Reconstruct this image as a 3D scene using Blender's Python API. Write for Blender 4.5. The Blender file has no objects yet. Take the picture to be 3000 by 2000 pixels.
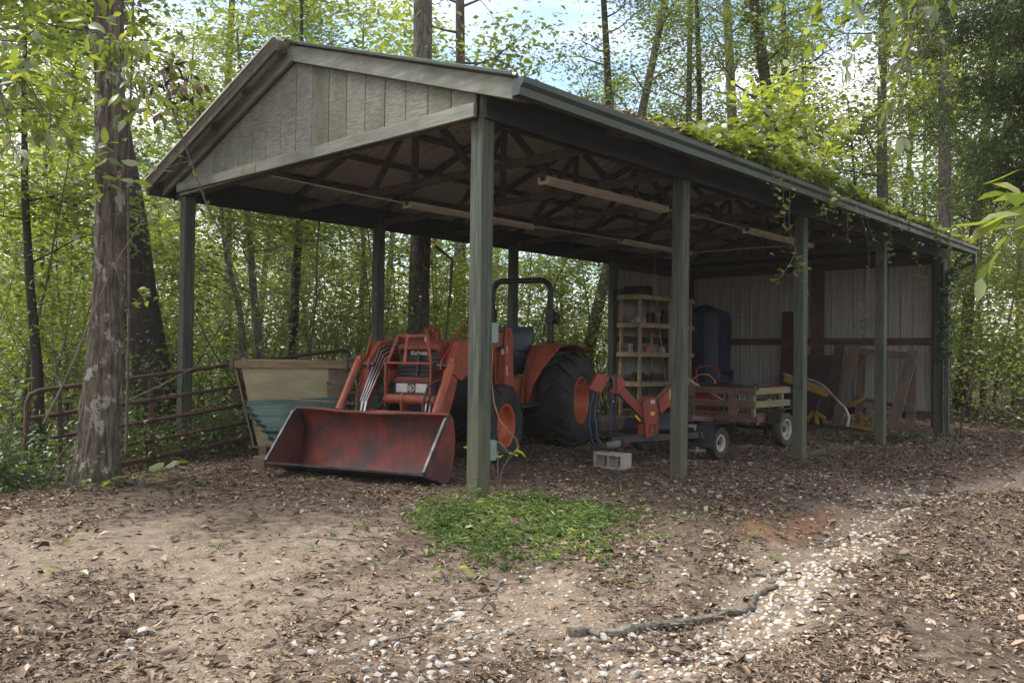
import bpy, math, random
import numpy as np
from mathutils import Vector, Matrix
random.seed(7); RNG = np.random.default_rng(11)
scene = bpy.context.scene; COL = scene.collection
R = math.radians

# ---------------------------------------------------------------- camera
CAM = Vector((-4.585, -4.734, 1.30))
FW = Vector((0.7236, 0.6902, 0.0)); RT = Vector((0.6902, -0.7236, 0.0))
pitch, roll = 0.01509, 0.01309
fwd = FW * math.cos(pitch) + Vector((0, 0, math.sin(pitch)))
up0 = -FW * math.sin(pitch) + Vector((0, 0, math.cos(pitch)))
right = RT * math.cos(roll) + up0 * math.sin(roll)
up = -RT * math.sin(roll) + up0 * math.cos(roll)
cd = bpy.data.cameras.new('camera'); cam = bpy.data.objects.new('camera', cd); COL.objects.link(cam)
cam.matrix_world = Matrix(((right.x, up.x, -fwd.x, CAM.x), (right.y, up.y, -fwd.y, CAM.y), (right.z, up.z, -fwd.z, CAM.z), (0, 0, 0, 1)))
cd.sensor_width = 36; cd.lens = 28.576; cd.clip_start = .05; cd.clip_end = 600
scene.camera = cam

# ---------------------------------------------------------------- sky, sun, exposure
SUN_EL, SUN_AZ = R(57), R(128)      # direction (in xy) the sunlight comes from: over the woods on the left
w = bpy.data.worlds.new('World'); scene.world = w; w.use_nodes = True
nt = w.node_tree; bg = nt.nodes['Background']
sky = nt.nodes.new('ShaderNodeTexSky'); sky.sky_type = 'NISHITA'; sky.sun_disc = False
sky.sun_elevation = SUN_EL; sky.sun_rotation = math.pi / 2 - SUN_AZ
sky.air_density = 1.0; sky.dust_density = 1.2; sky.ozone_density = 1.0
tc = nt.nodes.new('ShaderNodeTexCoord'); mp = nt.nodes.new('ShaderNodeMapping'); mp.inputs['Scale'].default_value = (1.2, 1.2, 5)
nz = nt.nodes.new('ShaderNodeTexNoise'); nz.inputs['Scale'].default_value = 1.6; nz.inputs['Detail'].default_value = 6
rp = nt.nodes.new('ShaderNodeValToRGB'); rp.color_ramp.elements[0].position = .36; rp.color_ramp.elements[1].position = .62
mx = nt.nodes.new('ShaderNodeMix'); mx.data_type = 'RGBA'
mx.inputs['B'].default_value = (5.7, 5.25, 5.0, 1)            # thin, slightly rosy evening cloud
nt.links.new(tc.outputs['Generated'], mp.inputs['Vector']); nt.links.new(mp.outputs[0], nz.inputs['Vector'])
nt.links.new(nz.outputs['Fac'], rp.inputs['Fac']); nt.links.new(rp.outputs['Color'], mx.inputs['Factor'])
nt.links.new(sky.outputs['Color'], mx.inputs['A']); nt.links.new(mx.outputs['Result'], bg.inputs['Color'])
bg.inputs['Strength'].default_value = 0.15
sd = bpy.data.lights.new('sun', 'SUN'); sd.energy = 2.7; sd.angle = R(24); sd.color = (1, .95, .86)
so = bpy.data.objects.new('sun', sd); COL.objects.link(so)
sdir = Vector((math.cos(SUN_EL) * math.cos(SUN_AZ), math.cos(SUN_EL) * math.sin(SUN_AZ), math.sin(SUN_EL)))
so.rotation_euler = sdir.to_track_quat('Z', 'Y').to_euler(); so.location = sdir * 60
vs = scene.view_settings; vs.view_transform = 'Standard'; vs.look = 'None'; vs.gamma = 1; vs.use_curve_mapping = False
vs.exposure = 1.27
scene.render.engine = 'CYCLES'
cy = scene.cycles; cy.max_bounces = 8; cy.diffuse_bounces = 5; cy.glossy_bounces = 2; cy.transmission_bounces = 4; cy.transparent_max_bounces = 4
cy.use_denoising = True; cy.caustics_reflective = False; cy.caustics_refractive = False; cy.sample_clamp_indirect = 6

# ---------------------------------------------------------------- helpers
def tag(o, label=None, cat=None, group=None, kind=None):
    if label: o['label'] = label
    if cat: o['category'] = cat
    if group: o['group'] = group
    if kind: o['kind'] = kind
    return o
def empty(name, loc=(0, 0, 0), rz=0, label=None, cat=None, group=None, parent=None, rot=None):
    o = bpy.data.objects.new(name, None); COL.objects.link(o); o.location = loc
    o.rotation_euler = rot if rot else (0, 0, rz); o.empty_display_size = .1
    if parent: o.parent = parent
    return tag(o, label, cat, group)
def V3(p): return Vector(p)
class MB:
    def __init__(s): s.v = []; s.f = []
    def add(s, vs, fs):
        n = len(s.v); s.v += [tuple(x) for x in vs]; s.f += [tuple(i + n for i in f) for f in fs]; return s
    def box(s, x0, x1, y0, y1, z0, z1):
        return s.add([(x0, y0, z0), (x1, y0, z0), (x1, y1, z0), (x0, y1, z0), (x0, y0, z1), (x1, y0, z1), (x1, y1, z1), (x0, y1, z1)],
                     [(3, 2, 1, 0), (4, 5, 6, 7), (0, 1, 5, 4), (1, 2, 6, 5), (2, 3, 7, 6), (3, 0, 4, 7)])
    def bar(s, a, b, w, h, upv=(0, 0, 1), w2=None, h2=None):
        a, b = V3(a), V3(b); d = (b - a).normalized(); u = V3(upv)
        sx = d.cross(u)
        if sx.length < 1e-4: sx = d.cross(Vector((1, 0, 0)))
        sx.normalize(); uz = sx.cross(d).normalized(); w2 = w2 or w; h2 = h2 or h
        vs = []
        for p, ww, hh in ((a, w, h), (b, w2, h2)):
            for i, j in ((-1, -1), (1, -1), (1, 1), (-1, 1)): vs.append(p + sx * (i * ww / 2) + uz * (j * hh / 2))
        return s.add(vs, [(0, 1, 2, 3), (7, 6, 5, 4), (1, 0, 4, 5), (2, 1, 5, 6), (3, 2, 6, 7), (0, 3, 7, 4)])
    def tube(s, pts, r, n=8, cap=True, jit=None):
        pts = [V3(p) for p in pts]; m = len(pts); rs = r if isinstance(r, (list, tuple)) else [r] * m
        rings = []; prev = None
        for i, p in enumerate(pts):
            d = (pts[min(i + 1, m - 1)] - pts[max(i - 1, 0)]).normalized()
            if prev is None:
                a = d.cross(Vector((0, 0, 1)))
                if a.length < .05: a = d.cross(Vector((1, 0, 0)))
                a.normalize()
            else:
                a = (prev - d * prev.dot(d))
                a = a.normalized() if a.length > 1e-5 else d.cross(Vector((1, 0, 0))).normalized()
            prev = a; b = d.cross(a)
            ring = []
            for k in range(n):
                t = 2 * math.pi * k / n; q = rs[i] * (1 if jit is None else jit(i, k))
                ring.append(p + a * (math.cos(t) * q) + b * (math.sin(t) * q))
            rings.append(ring)
        base = [q for ring in rings for q in ring]; fs = []
        for i in range(m - 1):
            for k in range(n):
                k2 = (k + 1) % n; fs.append((i * n + k2, i * n + k, (i + 1) * n + k, (i + 1) * n + k2))
        if cap: fs.append(tuple(range(n))); fs.append(tuple((m - 1) * n + k for k in reversed(range(n))))
        return s.add(base, fs)
    def lathe(s, prof, c, axis, n=32, close=False):
        c = V3(c); ax = V3(axis).normalized(); a = ax.cross(Vector((0, 0, 1)))
        if a.length < .05: a = ax.cross(Vector((1, 0, 0)))
        a.normalize(); b = ax.cross(a); m = len(prof); vs = []
        for k in range(n):
            t = 2 * math.pi * k / n; rd = a * math.cos(t) + b * math.sin(t)
            for r_, h in prof: vs.append(c + rd * r_ + ax * h)
        fs = []
        for k in range(n):
            k2 = (k + 1) % n
            for i in range(m if close else m - 1):
                i2 = (i + 1) % m; fs.append((k * m + i, k * m + i2, k2 * m + i2, k2 * m + i))
        return s.add(vs, fs)
    def prism(s, poly, fn, t0, t1):
        n = len(poly); vs = [fn(p[0], p[1], t0) for p in poly] + [fn(p[0], p[1], t1) for p in poly]
        fs = [tuple(range(n))[::-1], tuple(range(n, 2 * n))] + [(i, (i + 1) % n, n + (i + 1) % n, n + i) for i in range(n)]
        return s.add(vs, fs)
    def sheet(s, grid, thick=0):
        m = len(grid); n = len(grid[0]); vs = [p for row in grid for p in row]
        return s.add(vs, [(i * n + j, i * n + j + 1, (i + 1) * n + j + 1, (i + 1) * n + j) for i in range(m - 1) for j in range(n - 1)])
    def build(s, name, mat, parent=None, smooth=False, bevel=0, solid=0, fix=True):
        me = bpy.data.meshes.new(name); me.from_pydata(s.v, [], s.f)
        if fix:
            import bmesh
            bm = bmesh.new(); bm.from_mesh(me); bmesh.ops.recalc_face_normals(bm, faces=bm.faces); bm.to_mesh(me); bm.free()
        o = bpy.data.objects.new(name, me); COL.objects.link(o)
        if mat: me.materials.append(mat)
        if parent: o.parent = parent
        if smooth:
            me.shade_smooth()
            me.set_sharp_from_angle(angle=R(38))
        if solid: q = o.modifiers.new('solid', 'SOLIDIFY'); q.thickness = solid; q.offset = 0
        if bevel: q = o.modifiers.new('bevel', 'BEVEL'); q.width = bevel; q.segments = 1; q.limit_method = 'ANGLE'
        return o
def copy_tree(o, parent=None):
    c = o.copy(); COL.objects.link(c); c.parent = parent
    for ch in o.children: copy_tree(ch, c)
    return c
def np_mesh(name, Vv, F, mat=None, tone=None, smooth=False):
    F = np.asarray(F, dtype=np.int32); k = F.shape[1]
    me = bpy.data.meshes.new(name); me.vertices.add(len(Vv)); me.vertices.foreach_set('co', np.asarray(Vv, dtype=np.float32).ravel())
    me.loops.add(F.size); me.loops.foreach_set('vertex_index', F.ravel())
    me.polygons.add(len(F)); me.polygons.foreach_set('loop_start', (np.arange(len(F)) * k).astype(np.int32))
    if smooth: me.polygons.foreach_set('use_smooth', np.ones(len(F), dtype=bool))
    me.update(calc_edges=True)
    if tone is not None:
        at = me.attributes.new('tone', 'FLOAT', 'POINT'); at.data.foreach_set('value', np.asarray(tone, dtype=np.float32))
    if mat: me.materials.append(mat)
    return me
def link(name, me, parent=None, loc=(0, 0, 0)):
    o = bpy.data.objects.new(name, me); COL.objects.link(o); o.location = loc
    if parent: o.parent = parent
    return o
def leaf_geo(C, size, rng, tilt=.5, aspect=.5, slope=.35, curl=.12, tone=None, full=False, dirs=None):
    """many single leaves, each folded along its midrib"""
    C = np.asarray(C, dtype=float); N = len(C); size = np.broadcast_to(size, (N,)).astype(float)[:, None]
    if dirs is None:
        a = rng.uniform(0, 2 * np.pi, N); d = np.stack([np.cos(a), np.sin(a), rng.normal(-.1, slope, N)], 1)
    else: d = np.array(dirs, dtype=float)
    d /= np.linalg.norm(d, axis=1)[:, None]
    u = np.array([0, 0, 1.]) + tilt * rng.normal(size=(N, 3)); sd_ = np.cross(u, d); sd_ /= np.linalg.norm(sd_, axis=1)[:, None] + 1e-9
    n = np.cross(d, sd_); asp = (aspect * rng.uniform(.75, 1.25, N))[:, None]; cu = (curl * rng.uniform(-.3, 1.6, N))[:, None] * size
    if not full:
        P = np.stack([C - d * size * .5, C + sd_ * size * asp * .5 + n * cu * .6, C + d * size * .5 - n * cu, C - sd_ * size * asp * .5 + n * cu * .6], 1)
        m = 4; T = np.array([[0, 3, 2], [0, 2, 1]])
    else:
        P = np.stack([C - d * size * .5, C - d * size * .18 + sd_ * size * asp * .5 + n * cu * .5, C + d * size * .2 + sd_ * size * asp * .4 + n * cu * .35, C + d * size * .5 - n * cu,
                      C + d * size * .2 - sd_ * size * asp * .4 + n * cu * .35, C - d * size * .18 - sd_ * size * asp * .5 + n * cu * .5, C + n * 0], 1)
        m = 7; T = np.array([[0, 6, 1], [6, 2, 1], [6, 3, 2], [0, 5, 6], [5, 4, 6], [4, 3, 6]])
    F = (np.arange(N) * m)[:, None, None] + T[None]
    if tone is None: tone = rng.uniform(0, 1, N)
    return P.reshape(-1, 3), F.reshape(-1, 3), np.repeat(tone, m)
def merge(parts):
    Vs, Fs, Ts = [], [], []; n = 0
    for a, b, c in parts: Vs.append(a); Fs.append(b + n); Ts.append(c); n += len(a)
    return np.concatenate(Vs), np.concatenate(Fs), np.concatenate(Ts)
def sst(a, b, x): t = np.clip((x - a) / (b - a), 0, 1); return t * t * (3 - 2 * t)
_nr = np.random.default_rng(3)
_nd = [(_nr.uniform(0, 2 * np.pi), _nr.uniform(0, 6.28), _nr.uniform(.7, 1.5)) for _ in range(24)]
def snoise(x, y, sc=1.0, o=0):
    """smooth pseudo noise about -1..1"""
    r_ = 0
    for i in range(8):
        a, p, k = _nd[(i + o * 5) % 24]
        r_ = r_ + np.sin((x * math.cos(a) + y * math.sin(a)) * k * sc * (1 + i * .35) + p + o + 1.7 * np.sin((x * math.sin(a) - y * math.cos(a)) * sc * .6 + p * 2))
    return r_ / 3.2

# ---------------------------------------------------------------- materials
def _ramp(nt, fac, stops):
    r_ = nt.nodes.new('ShaderNodeValToRGB'); e = r_.color_ramp.elements
    while len(e) < len(stops): e.new(.5)
    for q, (p, c) in zip(e, stops): q.position = p; q.color = (*c, 1)
    nt.links.new(fac, r_.inputs['Fac']); return r_.outputs['Color']
def MAT(name, c1, c2=None, scale=6, rough=.7, metal=0, bump=0, stretch=(1, 1, 1), c3=None, s3=2.5, t3=(.55, .68), spec=.4, detail=8, stretch3=(1, 1, 1), extra=None):
    m = bpy.data.materials.new(name); m.use_nodes = True; nt = m.node_tree; b = nt.nodes['Principled BSDF']
    tc = nt.nodes.new('ShaderNodeTexCoord'); oi = nt.nodes.new('ShaderNodeObjectInfo')
    mp = nt.nodes.new('ShaderNodeMapping'); mp.inputs['Scale'].default_value = stretch
    off = nt.nodes.new('ShaderNodeVectorMath'); off.operation = 'MULTIPLY_ADD'; off.inputs[1].default_value = (17, 31, 23)
    nt.links.new(oi.outputs['Random'], off.inputs[0]); nt.links.new(tc.outputs['Object'], off.inputs[2])
    nt.links.new(off.outputs[0], mp.inputs['Vector'])
    n = nt.nodes.new('ShaderNodeTexNoise'); n.inputs['Scale'].default_value = scale; n.inputs['Detail'].default_value = detail; n.inputs['Roughness'].default_value = .62
    nt.links.new(mp.outputs[0], n.inputs['Vector'])
    c2 = c2 or tuple(x * .75 for x in c1)
    col = _ramp(nt, n.outputs['Fac'], [(.40, c1), (.60, c2)])
    if c3:
        n2 = nt.nodes.new('ShaderNodeTexNoise'); n2.inputs['Scale'].default_value = s3; n2.inputs['Detail'].default_value = 9; n2.inputs['Roughness'].default_value = .68
        mp2 = nt.nodes.new('ShaderNodeMapping'); mp2.inputs['Scale'].default_value = stretch3
        nt.links.new(off.outputs[0], mp2.inputs['Vector']); nt.links.new(mp2.outputs[0], n2.inputs['Vector'])
        f = _ramp(nt, n2.outputs['Fac'], [(t3[0], (0, 0, 0)), (t3[1], (1, 1, 1))])
        mx = nt.nodes.new('ShaderNodeMix'); mx.data_type = 'RGBA'; mx.inputs['B'].default_value = (*c3, 1)
        nt.links.new(f, mx.inputs['Factor']); nt.links.new(col, mx.inputs['A']); col = mx.outputs['Result']
    nt.links.new(col, b.inputs['Base Color'])
    b.inputs['Roughness'].default_value = rough; b.inputs['Metallic'].default_value = metal; b.inputs['Specular IOR Level'].default_value = spec
    if bump:
        bp = nt.nodes.new('ShaderNodeBump'); bp.inputs['Strength'].default_value = bump; bp.inputs['Distance'].default_value = .02
        nt.links.new(n.outputs['Fac'], bp.inputs['Height']); nt.links.new(bp.outputs[0], b.inputs['Normal'])
    return m
def LEAF(name, dark, light, yellow=None, trans=.5, gloss=.06, gr=.38, ypos=.86):
    m = bpy.data.materials.new(name); m.use_nodes = True; nt = m.node_tree; nt.nodes.remove(nt.nodes['Principled BSDF']); out = nt.nodes['Material Output']
    at = nt.nodes.new('ShaderNodeAttribute'); at.attribute_name = 'tone'
    st = [(.0, dark), (.7, light)] + ([(ypos, light), (1, yellow)] if yellow else [])
    col = _ramp(nt, at.outputs['Fac'], st)
    df = nt.nodes.new('ShaderNodeBsdfDiffuse'); tr = nt.nodes.new('ShaderNodeBsdfTranslucent'); gl = nt.nodes.new('ShaderNodeBsdfGlossy'); gl.inputs['Roughness'].default_value = gr
    gl.inputs['Color'].default_value = (.9, .95, .9, 1)
    tint = nt.nodes.new('ShaderNodeMix'); tint.data_type = 'RGBA'; tint.blend_type = 'MULTIPLY'; tint.inputs['Factor'].default_value = 1; tint.inputs['B'].default_value = (1.65, 1.65, .62, 1)
    nt.links.new(col, tint.inputs['A'])
    nt.links.new(col, df.inputs['Color']); nt.links.new(tint.outputs['Result'], tr.inputs['Color'])
    m1 = nt.nodes.new('ShaderNodeMixShader'); m1.inputs[0].default_value = trans; m2 = nt.nodes.new('ShaderNodeMixShader'); m2.inputs[0].default_value = gloss
    nt.links.new(df.outputs[0], m1.inputs[1]); nt.links.new(tr.outputs[0], m1.inputs[2]); nt.links.new(m1.outputs[0], m2.inputs[1]); nt.links.new(gl.outputs[0], m2.inputs[2]); nt.links.new(m2.outputs[0], out.inputs['Surface'])
    return m
def RAMPMAT(name, stops, rough=.85, bump=0):
    """colour by the per-piece attribute tone"""
    m = bpy.data.materials.new(name); m.use_nodes = True; nt = m.node_tree; b = nt.nodes['Principled BSDF']
    at = nt.nodes.new('ShaderNodeAttribute'); at.attribute_name = 'tone'
    nt.links.new(_ramp(nt, at.outputs['Fac'], stops), b.inputs['Base Color']); b.inputs['Roughness'].default_value = rough; b.inputs['Specular IOR Level'].default_value = .25
    return m
# ---------------------------------------------------------------- ground
GUL = np.array([(30, -8.5), (14, -4.0), (9, -2.7), (6.1, -2.41), (5.06, -2.05), (3.5, -1.98), (1.81, -2.25), (.59, -2.39), (-.14, -2.56), (-.67, -2.73), (-1.35, -2.74), (-1.9, -2.8), (-4, -4.2)])
def seg_dist(x, y, P):
    best = np.full(np.shape(x), 1e9)
    for (ax, ay), (bx, by) in zip(P[:-1], P[1:]):
        t = np.clip(((x - ax) * (bx - ax) + (y - ay) * (by - ay)) / ((bx - ax) ** 2 + (by - ay) ** 2), 0, 1)
        best = np.minimum(best, np.hypot(x - ax - t * (bx - ax), y - ay - t * (by - ay)))
    return best
def gz(x, y):
    x = np.asarray(x, dtype=float); y = np.asarray(y, dtype=float)
    z = .06 * np.exp(-(x * x + y * y) / 2.5) - .09 * sst(3, 6.2, x) * (1 - .6 * sst(1.5, 4, y))
    z = z - .10 * sst(3.2, 5.6, y) * sst(5, 2, x) - .26 * sst(-.2, -2.2, x) * sst(3.4, 6, y) - .35 * sst(6.5, 16, y)
    g = seg_dist(x, y, GUL); z = z - .09 * np.exp(-(g / .32) ** 2) + .03 * np.exp(-((g - .75) / .4) ** 2) * sst(-3, -1.2, y)
    z = z - .3 * sst(12.6, 17, x) * sst(2, -2, y)
    near = np.exp(-((np.hypot(x, y) / 16) ** 2))
    z = z + .018 * snoise(x, y, .9) + .008 * snoise(x, y, 2.7, 1) * near + .0035 * snoise(x, y, 9, 2) * near
    # tyre ruts leading out of the shed
    for o in (.95, 2.75):
        c = (y - (o + .36 * x)); z = z - .022 * np.exp(-(c / .17) ** 2) * sst(.8, -.6, x) * (1 + .35 * np.sin(22 * (x + .5 * np.abs(c))))
    far = np.hypot(x, y); z = z + .12 * snoise(x, y, .12, 3) * sst(18, 40, far)
    return z
def gpt(x, y, dz=0): return Vector((x, y, float(gz(x, y)) + dz))
def zones(x, y):
    """sand, orange clay, leaf litter density"""
    g = seg_dist(x, y, GUL)
    sand = np.exp(-(((x + 2.2) * .8 + (y - .2) * .3) ** 2 / 1.1 + ((y - .2) * .8 - (x + 2.2) * .25) ** 2 / 3.4)) * (.75 + .5 * snoise(x, y, 1.6, 1))
    sand = np.maximum(sand, 1.0 * np.exp(-((x + 2.7) ** 2 / .9 + (y + 1.3) ** 2 / .55)) * (.8 + .4 * snoise(x, y, 2.2)))
    sand = np.maximum(sand, 1.05 * np.exp(-(g / .34) ** 2) * (.68 + .5 * snoise(x, y, 2.3, 2)))
    sand = np.maximum(sand, .9 * np.exp(-(((x + 1.3) / 1.0) ** 2 + ((y + 1.95) / .5) ** 2)) * (.8 + .5 * snoise(x, y, 3, 2)))
    sand = np.maximum(sand, .55 * np.exp(-(((x - 7.6) / 1.2) ** 2 + ((y - .35) / .3) ** 2)))
    sand = np.clip(sand, 0, 1)
    orange = np.clip((.85 + .6 * snoise(x, y, 4.5, 1)) * np.exp(-(((x - 1.7) * .94 + (y + 1.9) * -.1) ** 2 / .9 + ((y + 1.9)) ** 2 / .07)), 0, 1)
    lit = np.clip(1.05 - 1.15 * sand - .5 * orange + .25 * snoise(x, y, 1.3, 4), .03, 1)
    inside = sst(-.1, .5, y) * sst(5.5, 4.8, y) * sst(.2, 1, x)
    lit = lit * (1 - .45 * inside * sst(3.5, 2, x))
    lit = lit * (1 - .2 * sst(-2.5, -3.0, y) * (.5 + .6 * snoise(x, y, 1.1, 2)))
    road = np.exp(-(((x + 1.7)) ** 2 / 2.2 + (y - .9) ** 2 / 2.6)); lit = lit * (1 - .72 * road) * np.clip(.88 + .45 * snoise(x, y, 1.9, 1), .3, 1.2)
    return sand, orange, np.clip(lit, .02, 1)
xs = np.unique(np.round(np.concatenate([np.linspace(-75, -9, 22), np.linspace(-9, -4.5, 40), np.arange(-4.5, 4, .045), np.arange(4, 14, .11), np.linspace(14, 26, 40), np.linspace(26, 90, 24)]), 4))
ys = np.unique(np.round(np.concatenate([np.linspace(-75, -8, 22), np.linspace(-8, -4, 30), np.arange(-4, 3.4, .045), np.arange(3.4, 8, .11), np.linspace(8, 26, 50), np.linspace(26, 90, 24)]), 4))
X, Y = np.meshgrid(xs, ys); Z = gz(X, Y)
nxx, nyy = len(xs), len(ys); idx = np.arange(nxx * nyy).reshape(nyy, nxx)
F = np.stack([idx[:-1, :-1], idx[:-1, 1:], idx[1:, 1:], idx[1:, :-1]], -1).reshape(-1, 4)
me = np_mesh('ground', np.stack([X, Y, Z], -1).reshape(-1, 3), F, smooth=True)
sa, og, li = zones(X.ravel(), Y.ravel())
for nm, ar in (('sand', sa), ('clay', og), ('litter', li)):
    at = me.attributes.new(nm, 'FLOAT', 'POINT'); at.data.foreach_set('value', ar.astype(np.float32))
gm = bpy.data.materials.new('soil'); gm.use_nodes = True; nt = gm.node_tree; bs = nt.nodes['Principled BSDF']; bs.inputs['Roughness'].default_value = .95; bs.inputs['Specular IOR Level'].default_value = .15
tcn = nt.nodes.new('ShaderNodeTexCoord')
def _n(sc, de=8, ro=.65):
    n = nt.nodes.new('ShaderNodeTexNoise'); n.inputs['Scale'].default_value = sc; n.inputs['Detail'].default_value = de; n.inputs['Roughness'].default_value = ro
    nt.links.new(tcn.outputs['Object'], n.inputs['Vector']); return n
def _attr(nm):
    a = nt.nodes.new('ShaderNodeAttribute'); a.attribute_name = nm; return a.outputs['Fac']
def _mix(f, a, b):
    m = nt.nodes.new('ShaderNodeMix'); m.data_type = 'RGBA'; nt.links.new(f, m.inputs['Factor']); nt.links.new(a, m.inputs['A']); nt.links.new(b, m.inputs['B']); return m.outputs['Result']
n1 = _n(9); n2 = _n(70, 5, .7); n3 = _n(2.2)
dirt = _ramp(nt, n1.outputs['Fac'], [(.3, (.052, .038, .029)), (.5, (.104, .08, .061)), (.72, (.175, .137, .107))])
sandc = _ramp(nt, n1.outputs['Fac'], [(.3, (.13, .103, .078)), (.55, (.215, .174, .132)), (.75, (.30, .25, .192))])
clay = _ramp(nt, n2.outputs['Fac'], [(.3, (.13, .075, .045)), (.7, (.26, .155, .088))])
def _sharp(src, lo, hi, k=.9):
    """breaks the soft edge of a zone up with noise"""
    ad = nt.nodes.new('ShaderNodeMath'); ad.operation = 'MULTIPLY_ADD'; nt.links.new(n1.outputs['Fac'], ad.inputs[0]); ad.inputs[1].default_value = k; nt.links.new(src, ad.inputs[2])
    mr = nt.nodes.new('ShaderNodeMapRange'); mr.inputs['From Min'].default_value = lo + k * .5; mr.inputs['From Max'].default_value = hi + k * .5; nt.links.new(ad.outputs[0], mr.inputs['Value']); return mr.outputs[0]
c_ = _mix(_sharp(_attr('sand'), .12, .6), dirt, sandc); c_ = _mix(_sharp(_attr('clay'), .25, .9), c_, clay)
spk = _ramp(nt, n2.outputs['Fac'], [(.36, (.5, .48, .46)), (.5, (1, 1, 1)), (.66, (1.25, 1.2, 1.15))])
mm = nt.nodes.new('ShaderNodeMix'); mm.data_type = 'RGBA'; mm.blend_type = 'MULTIPLY'; mm.inputs['Factor'].default_value = .9
nt.links.new(c_, mm.inputs['A']); nt.links.new(spk, mm.inputs['B']); nt.links.new(mm.outputs['Result'], bs.inputs['Base Color'])
bpn = nt.nodes.new('ShaderNodeBump'); bpn.inputs['Strength'].default_value = .8; bpn.inputs['Distance'].default_value = .012
sm = nt.nodes.new('ShaderNodeMath'); nt.links.new(n1.outputs['Fac'], sm.inputs[0]); nt.links.new(n2.outputs['Fac'], sm.inputs[1]); nt.links.new(sm.outputs[0], bpn.inputs['Height']); nt.links.new(bpn.outputs[0], bs.inputs['Normal'])
me.materials.append(gm)
tag(link('ground', me), 'bare sandy soil yard with leaf litter round the shed', kind='structure')

# ---------------------------------------------------------------- shed
W, S, PW = 5.423, 3.0382, .14
RY, RZ, SL = 2.78, 4.53, .333            # ridge line and roof slope
BZ = 3.21
def roofz(y): return RZ - SL * abs(y - RY)
m_post = MAT('painted_post_wood', (.070, .083, .060), (.027, .034, .026), 16, .75, bump=.4, stretch=(2.2, 2.2, .12), c3=(.115, .115, .08), s3=2.2, t3=(.52, .75), stretch3=(1, 1, .35))
_nt = m_post.node_tree; _b = _nt.nodes['Principled BSDF']; _src = _b.inputs['Base Color'].links[0].from_socket
_tc = _nt.nodes.new('ShaderNodeTexCoord'); _sx = _nt.nodes.new('ShaderNodeSeparateXYZ'); _nt.links.new(_tc.outputs['Object'], _sx.inputs[0])
_nn = _nt.nodes.new('ShaderNodeTexNoise'); _nn.inputs['Scale'].default_value = 5; _nn.inputs['Detail'].default_value = 7; _nt.links.new(_tc.outputs['Object'], _nn.inputs['Vector'])
_ma = _nt.nodes.new('ShaderNodeMath'); _ma.operation = 'MULTIPLY_ADD'; _ma.inputs[1].default_value = -1.6; _nt.links.new(_nn.outputs['Fac'], _ma.inputs[0]); _nt.links.new(_sx.outputs['Z'], _ma.inputs[2])
_mr = _nt.nodes.new('ShaderNodeMapRange'); _mr.inputs['To Max'].default_value = .8; _mr.inputs['From Min'].default_value = .35; _mr.inputs['From Max'].default_value = -.75; _nt.links.new(_ma.outputs[0], _mr.inputs['Value'])
_mm = _nt.nodes.new('ShaderNodeMix'); _mm.data_type = 'RGBA'; _mm.inputs['B'].default_value = (.085, .083, .045, 1); _nt.links.new(_mr.outputs[0], _mm.inputs['Factor']); _nt.links.new(_src, _mm.inputs['A']); _nt.links.new(_mm.outputs['Result'], _b.inputs['Base Color'])   # algae on the post feet
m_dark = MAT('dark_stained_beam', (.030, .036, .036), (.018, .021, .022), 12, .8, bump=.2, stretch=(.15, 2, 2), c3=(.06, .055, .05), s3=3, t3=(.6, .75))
m_truss = MAT('old_truss_wood', (.125, .108, .094), (.08, .068, .06), 9, .85, bump=.2, stretch=(1, 1, 1), c3=(.18, .14, .11), s3=2, t3=(.55, .75))
m_girt = MAT('red_brown_girt_wood', (.10, .052, .036), (.06, .032, .024), 9, .85, bump=.2, stretch=(1.5, .2, 1.5))
m_gable = MAT('weathered_gable_siding', (.225, .22, .185), (.145, .143, .118), 26, .85, bump=.35, stretch=(1, .35, 2.2), c3=(.085, .095, .055), s3=1.3, t3=(.48, .72), stretch3=(1, 1, .5), spec=.2)
m_trim = MAT('weathered_pale_trim', (.245, .248, .21), (.16, .165, .14), 10, .8, bump=.3, stretch=(1, .12, 1.6), c3=(.11, .12, .08), s3=1.6, t3=(.5, .7), spec=.25)
m_tinu = MAT('galvanised_roof_underside', (.60, .585, .56), (.46, .44, .415), 7, .55, metal=.1, stretch=(2, .3, 1), c3=(.10, .075, .055), s3=2.5, t3=(.58, .75))
m_wall = MAT('beige_ribbed_wall_metal', (.31, .295, .265), (.22, .208, .185), 6, .55, stretch=(1, 2.5, .12), c3=(.14, .10, .075), s3=3, t3=(.62, .8), stretch3=(1, 2, .3))
m_gut = MAT('green_painted_gutter', (.04, .060, .047), (.028, .043, .034), 5, .45, stretch=(.3, 2, 2), c3=(.06, .06, .042), s3=2.5, t3=(.55, .8))
shed = empty('pole_shed', (0, 0, 0), label='open pole shed with grey board gable, green posts and long metal roof', cat='shed')
posts = []
for row, y0 in ((0, 0), (1, W)):
    for i in range(5):
        x0 = i * S; zb = float(gz(x0 + .07, y0 + .07)) - .15
        ztop = BZ + .26
        posts.append(MB().box(x0, x0 + PW, y0, y0 + PW, zb, ztop).build('post', m_post if not (row and i == 4) else m_dark, shed, bevel=.006))
MB().box(4 * S + .0, 4 * S + .04, 2.26, 2.36, -.2, 4.2).build('post', m_girt, shed); MB().box(4 * S - .045, 4 * S - .005, 2.36, 2.52, -.2, 4.2).build('post', m_girt, shed)
L = 4 * S + PW
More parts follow.
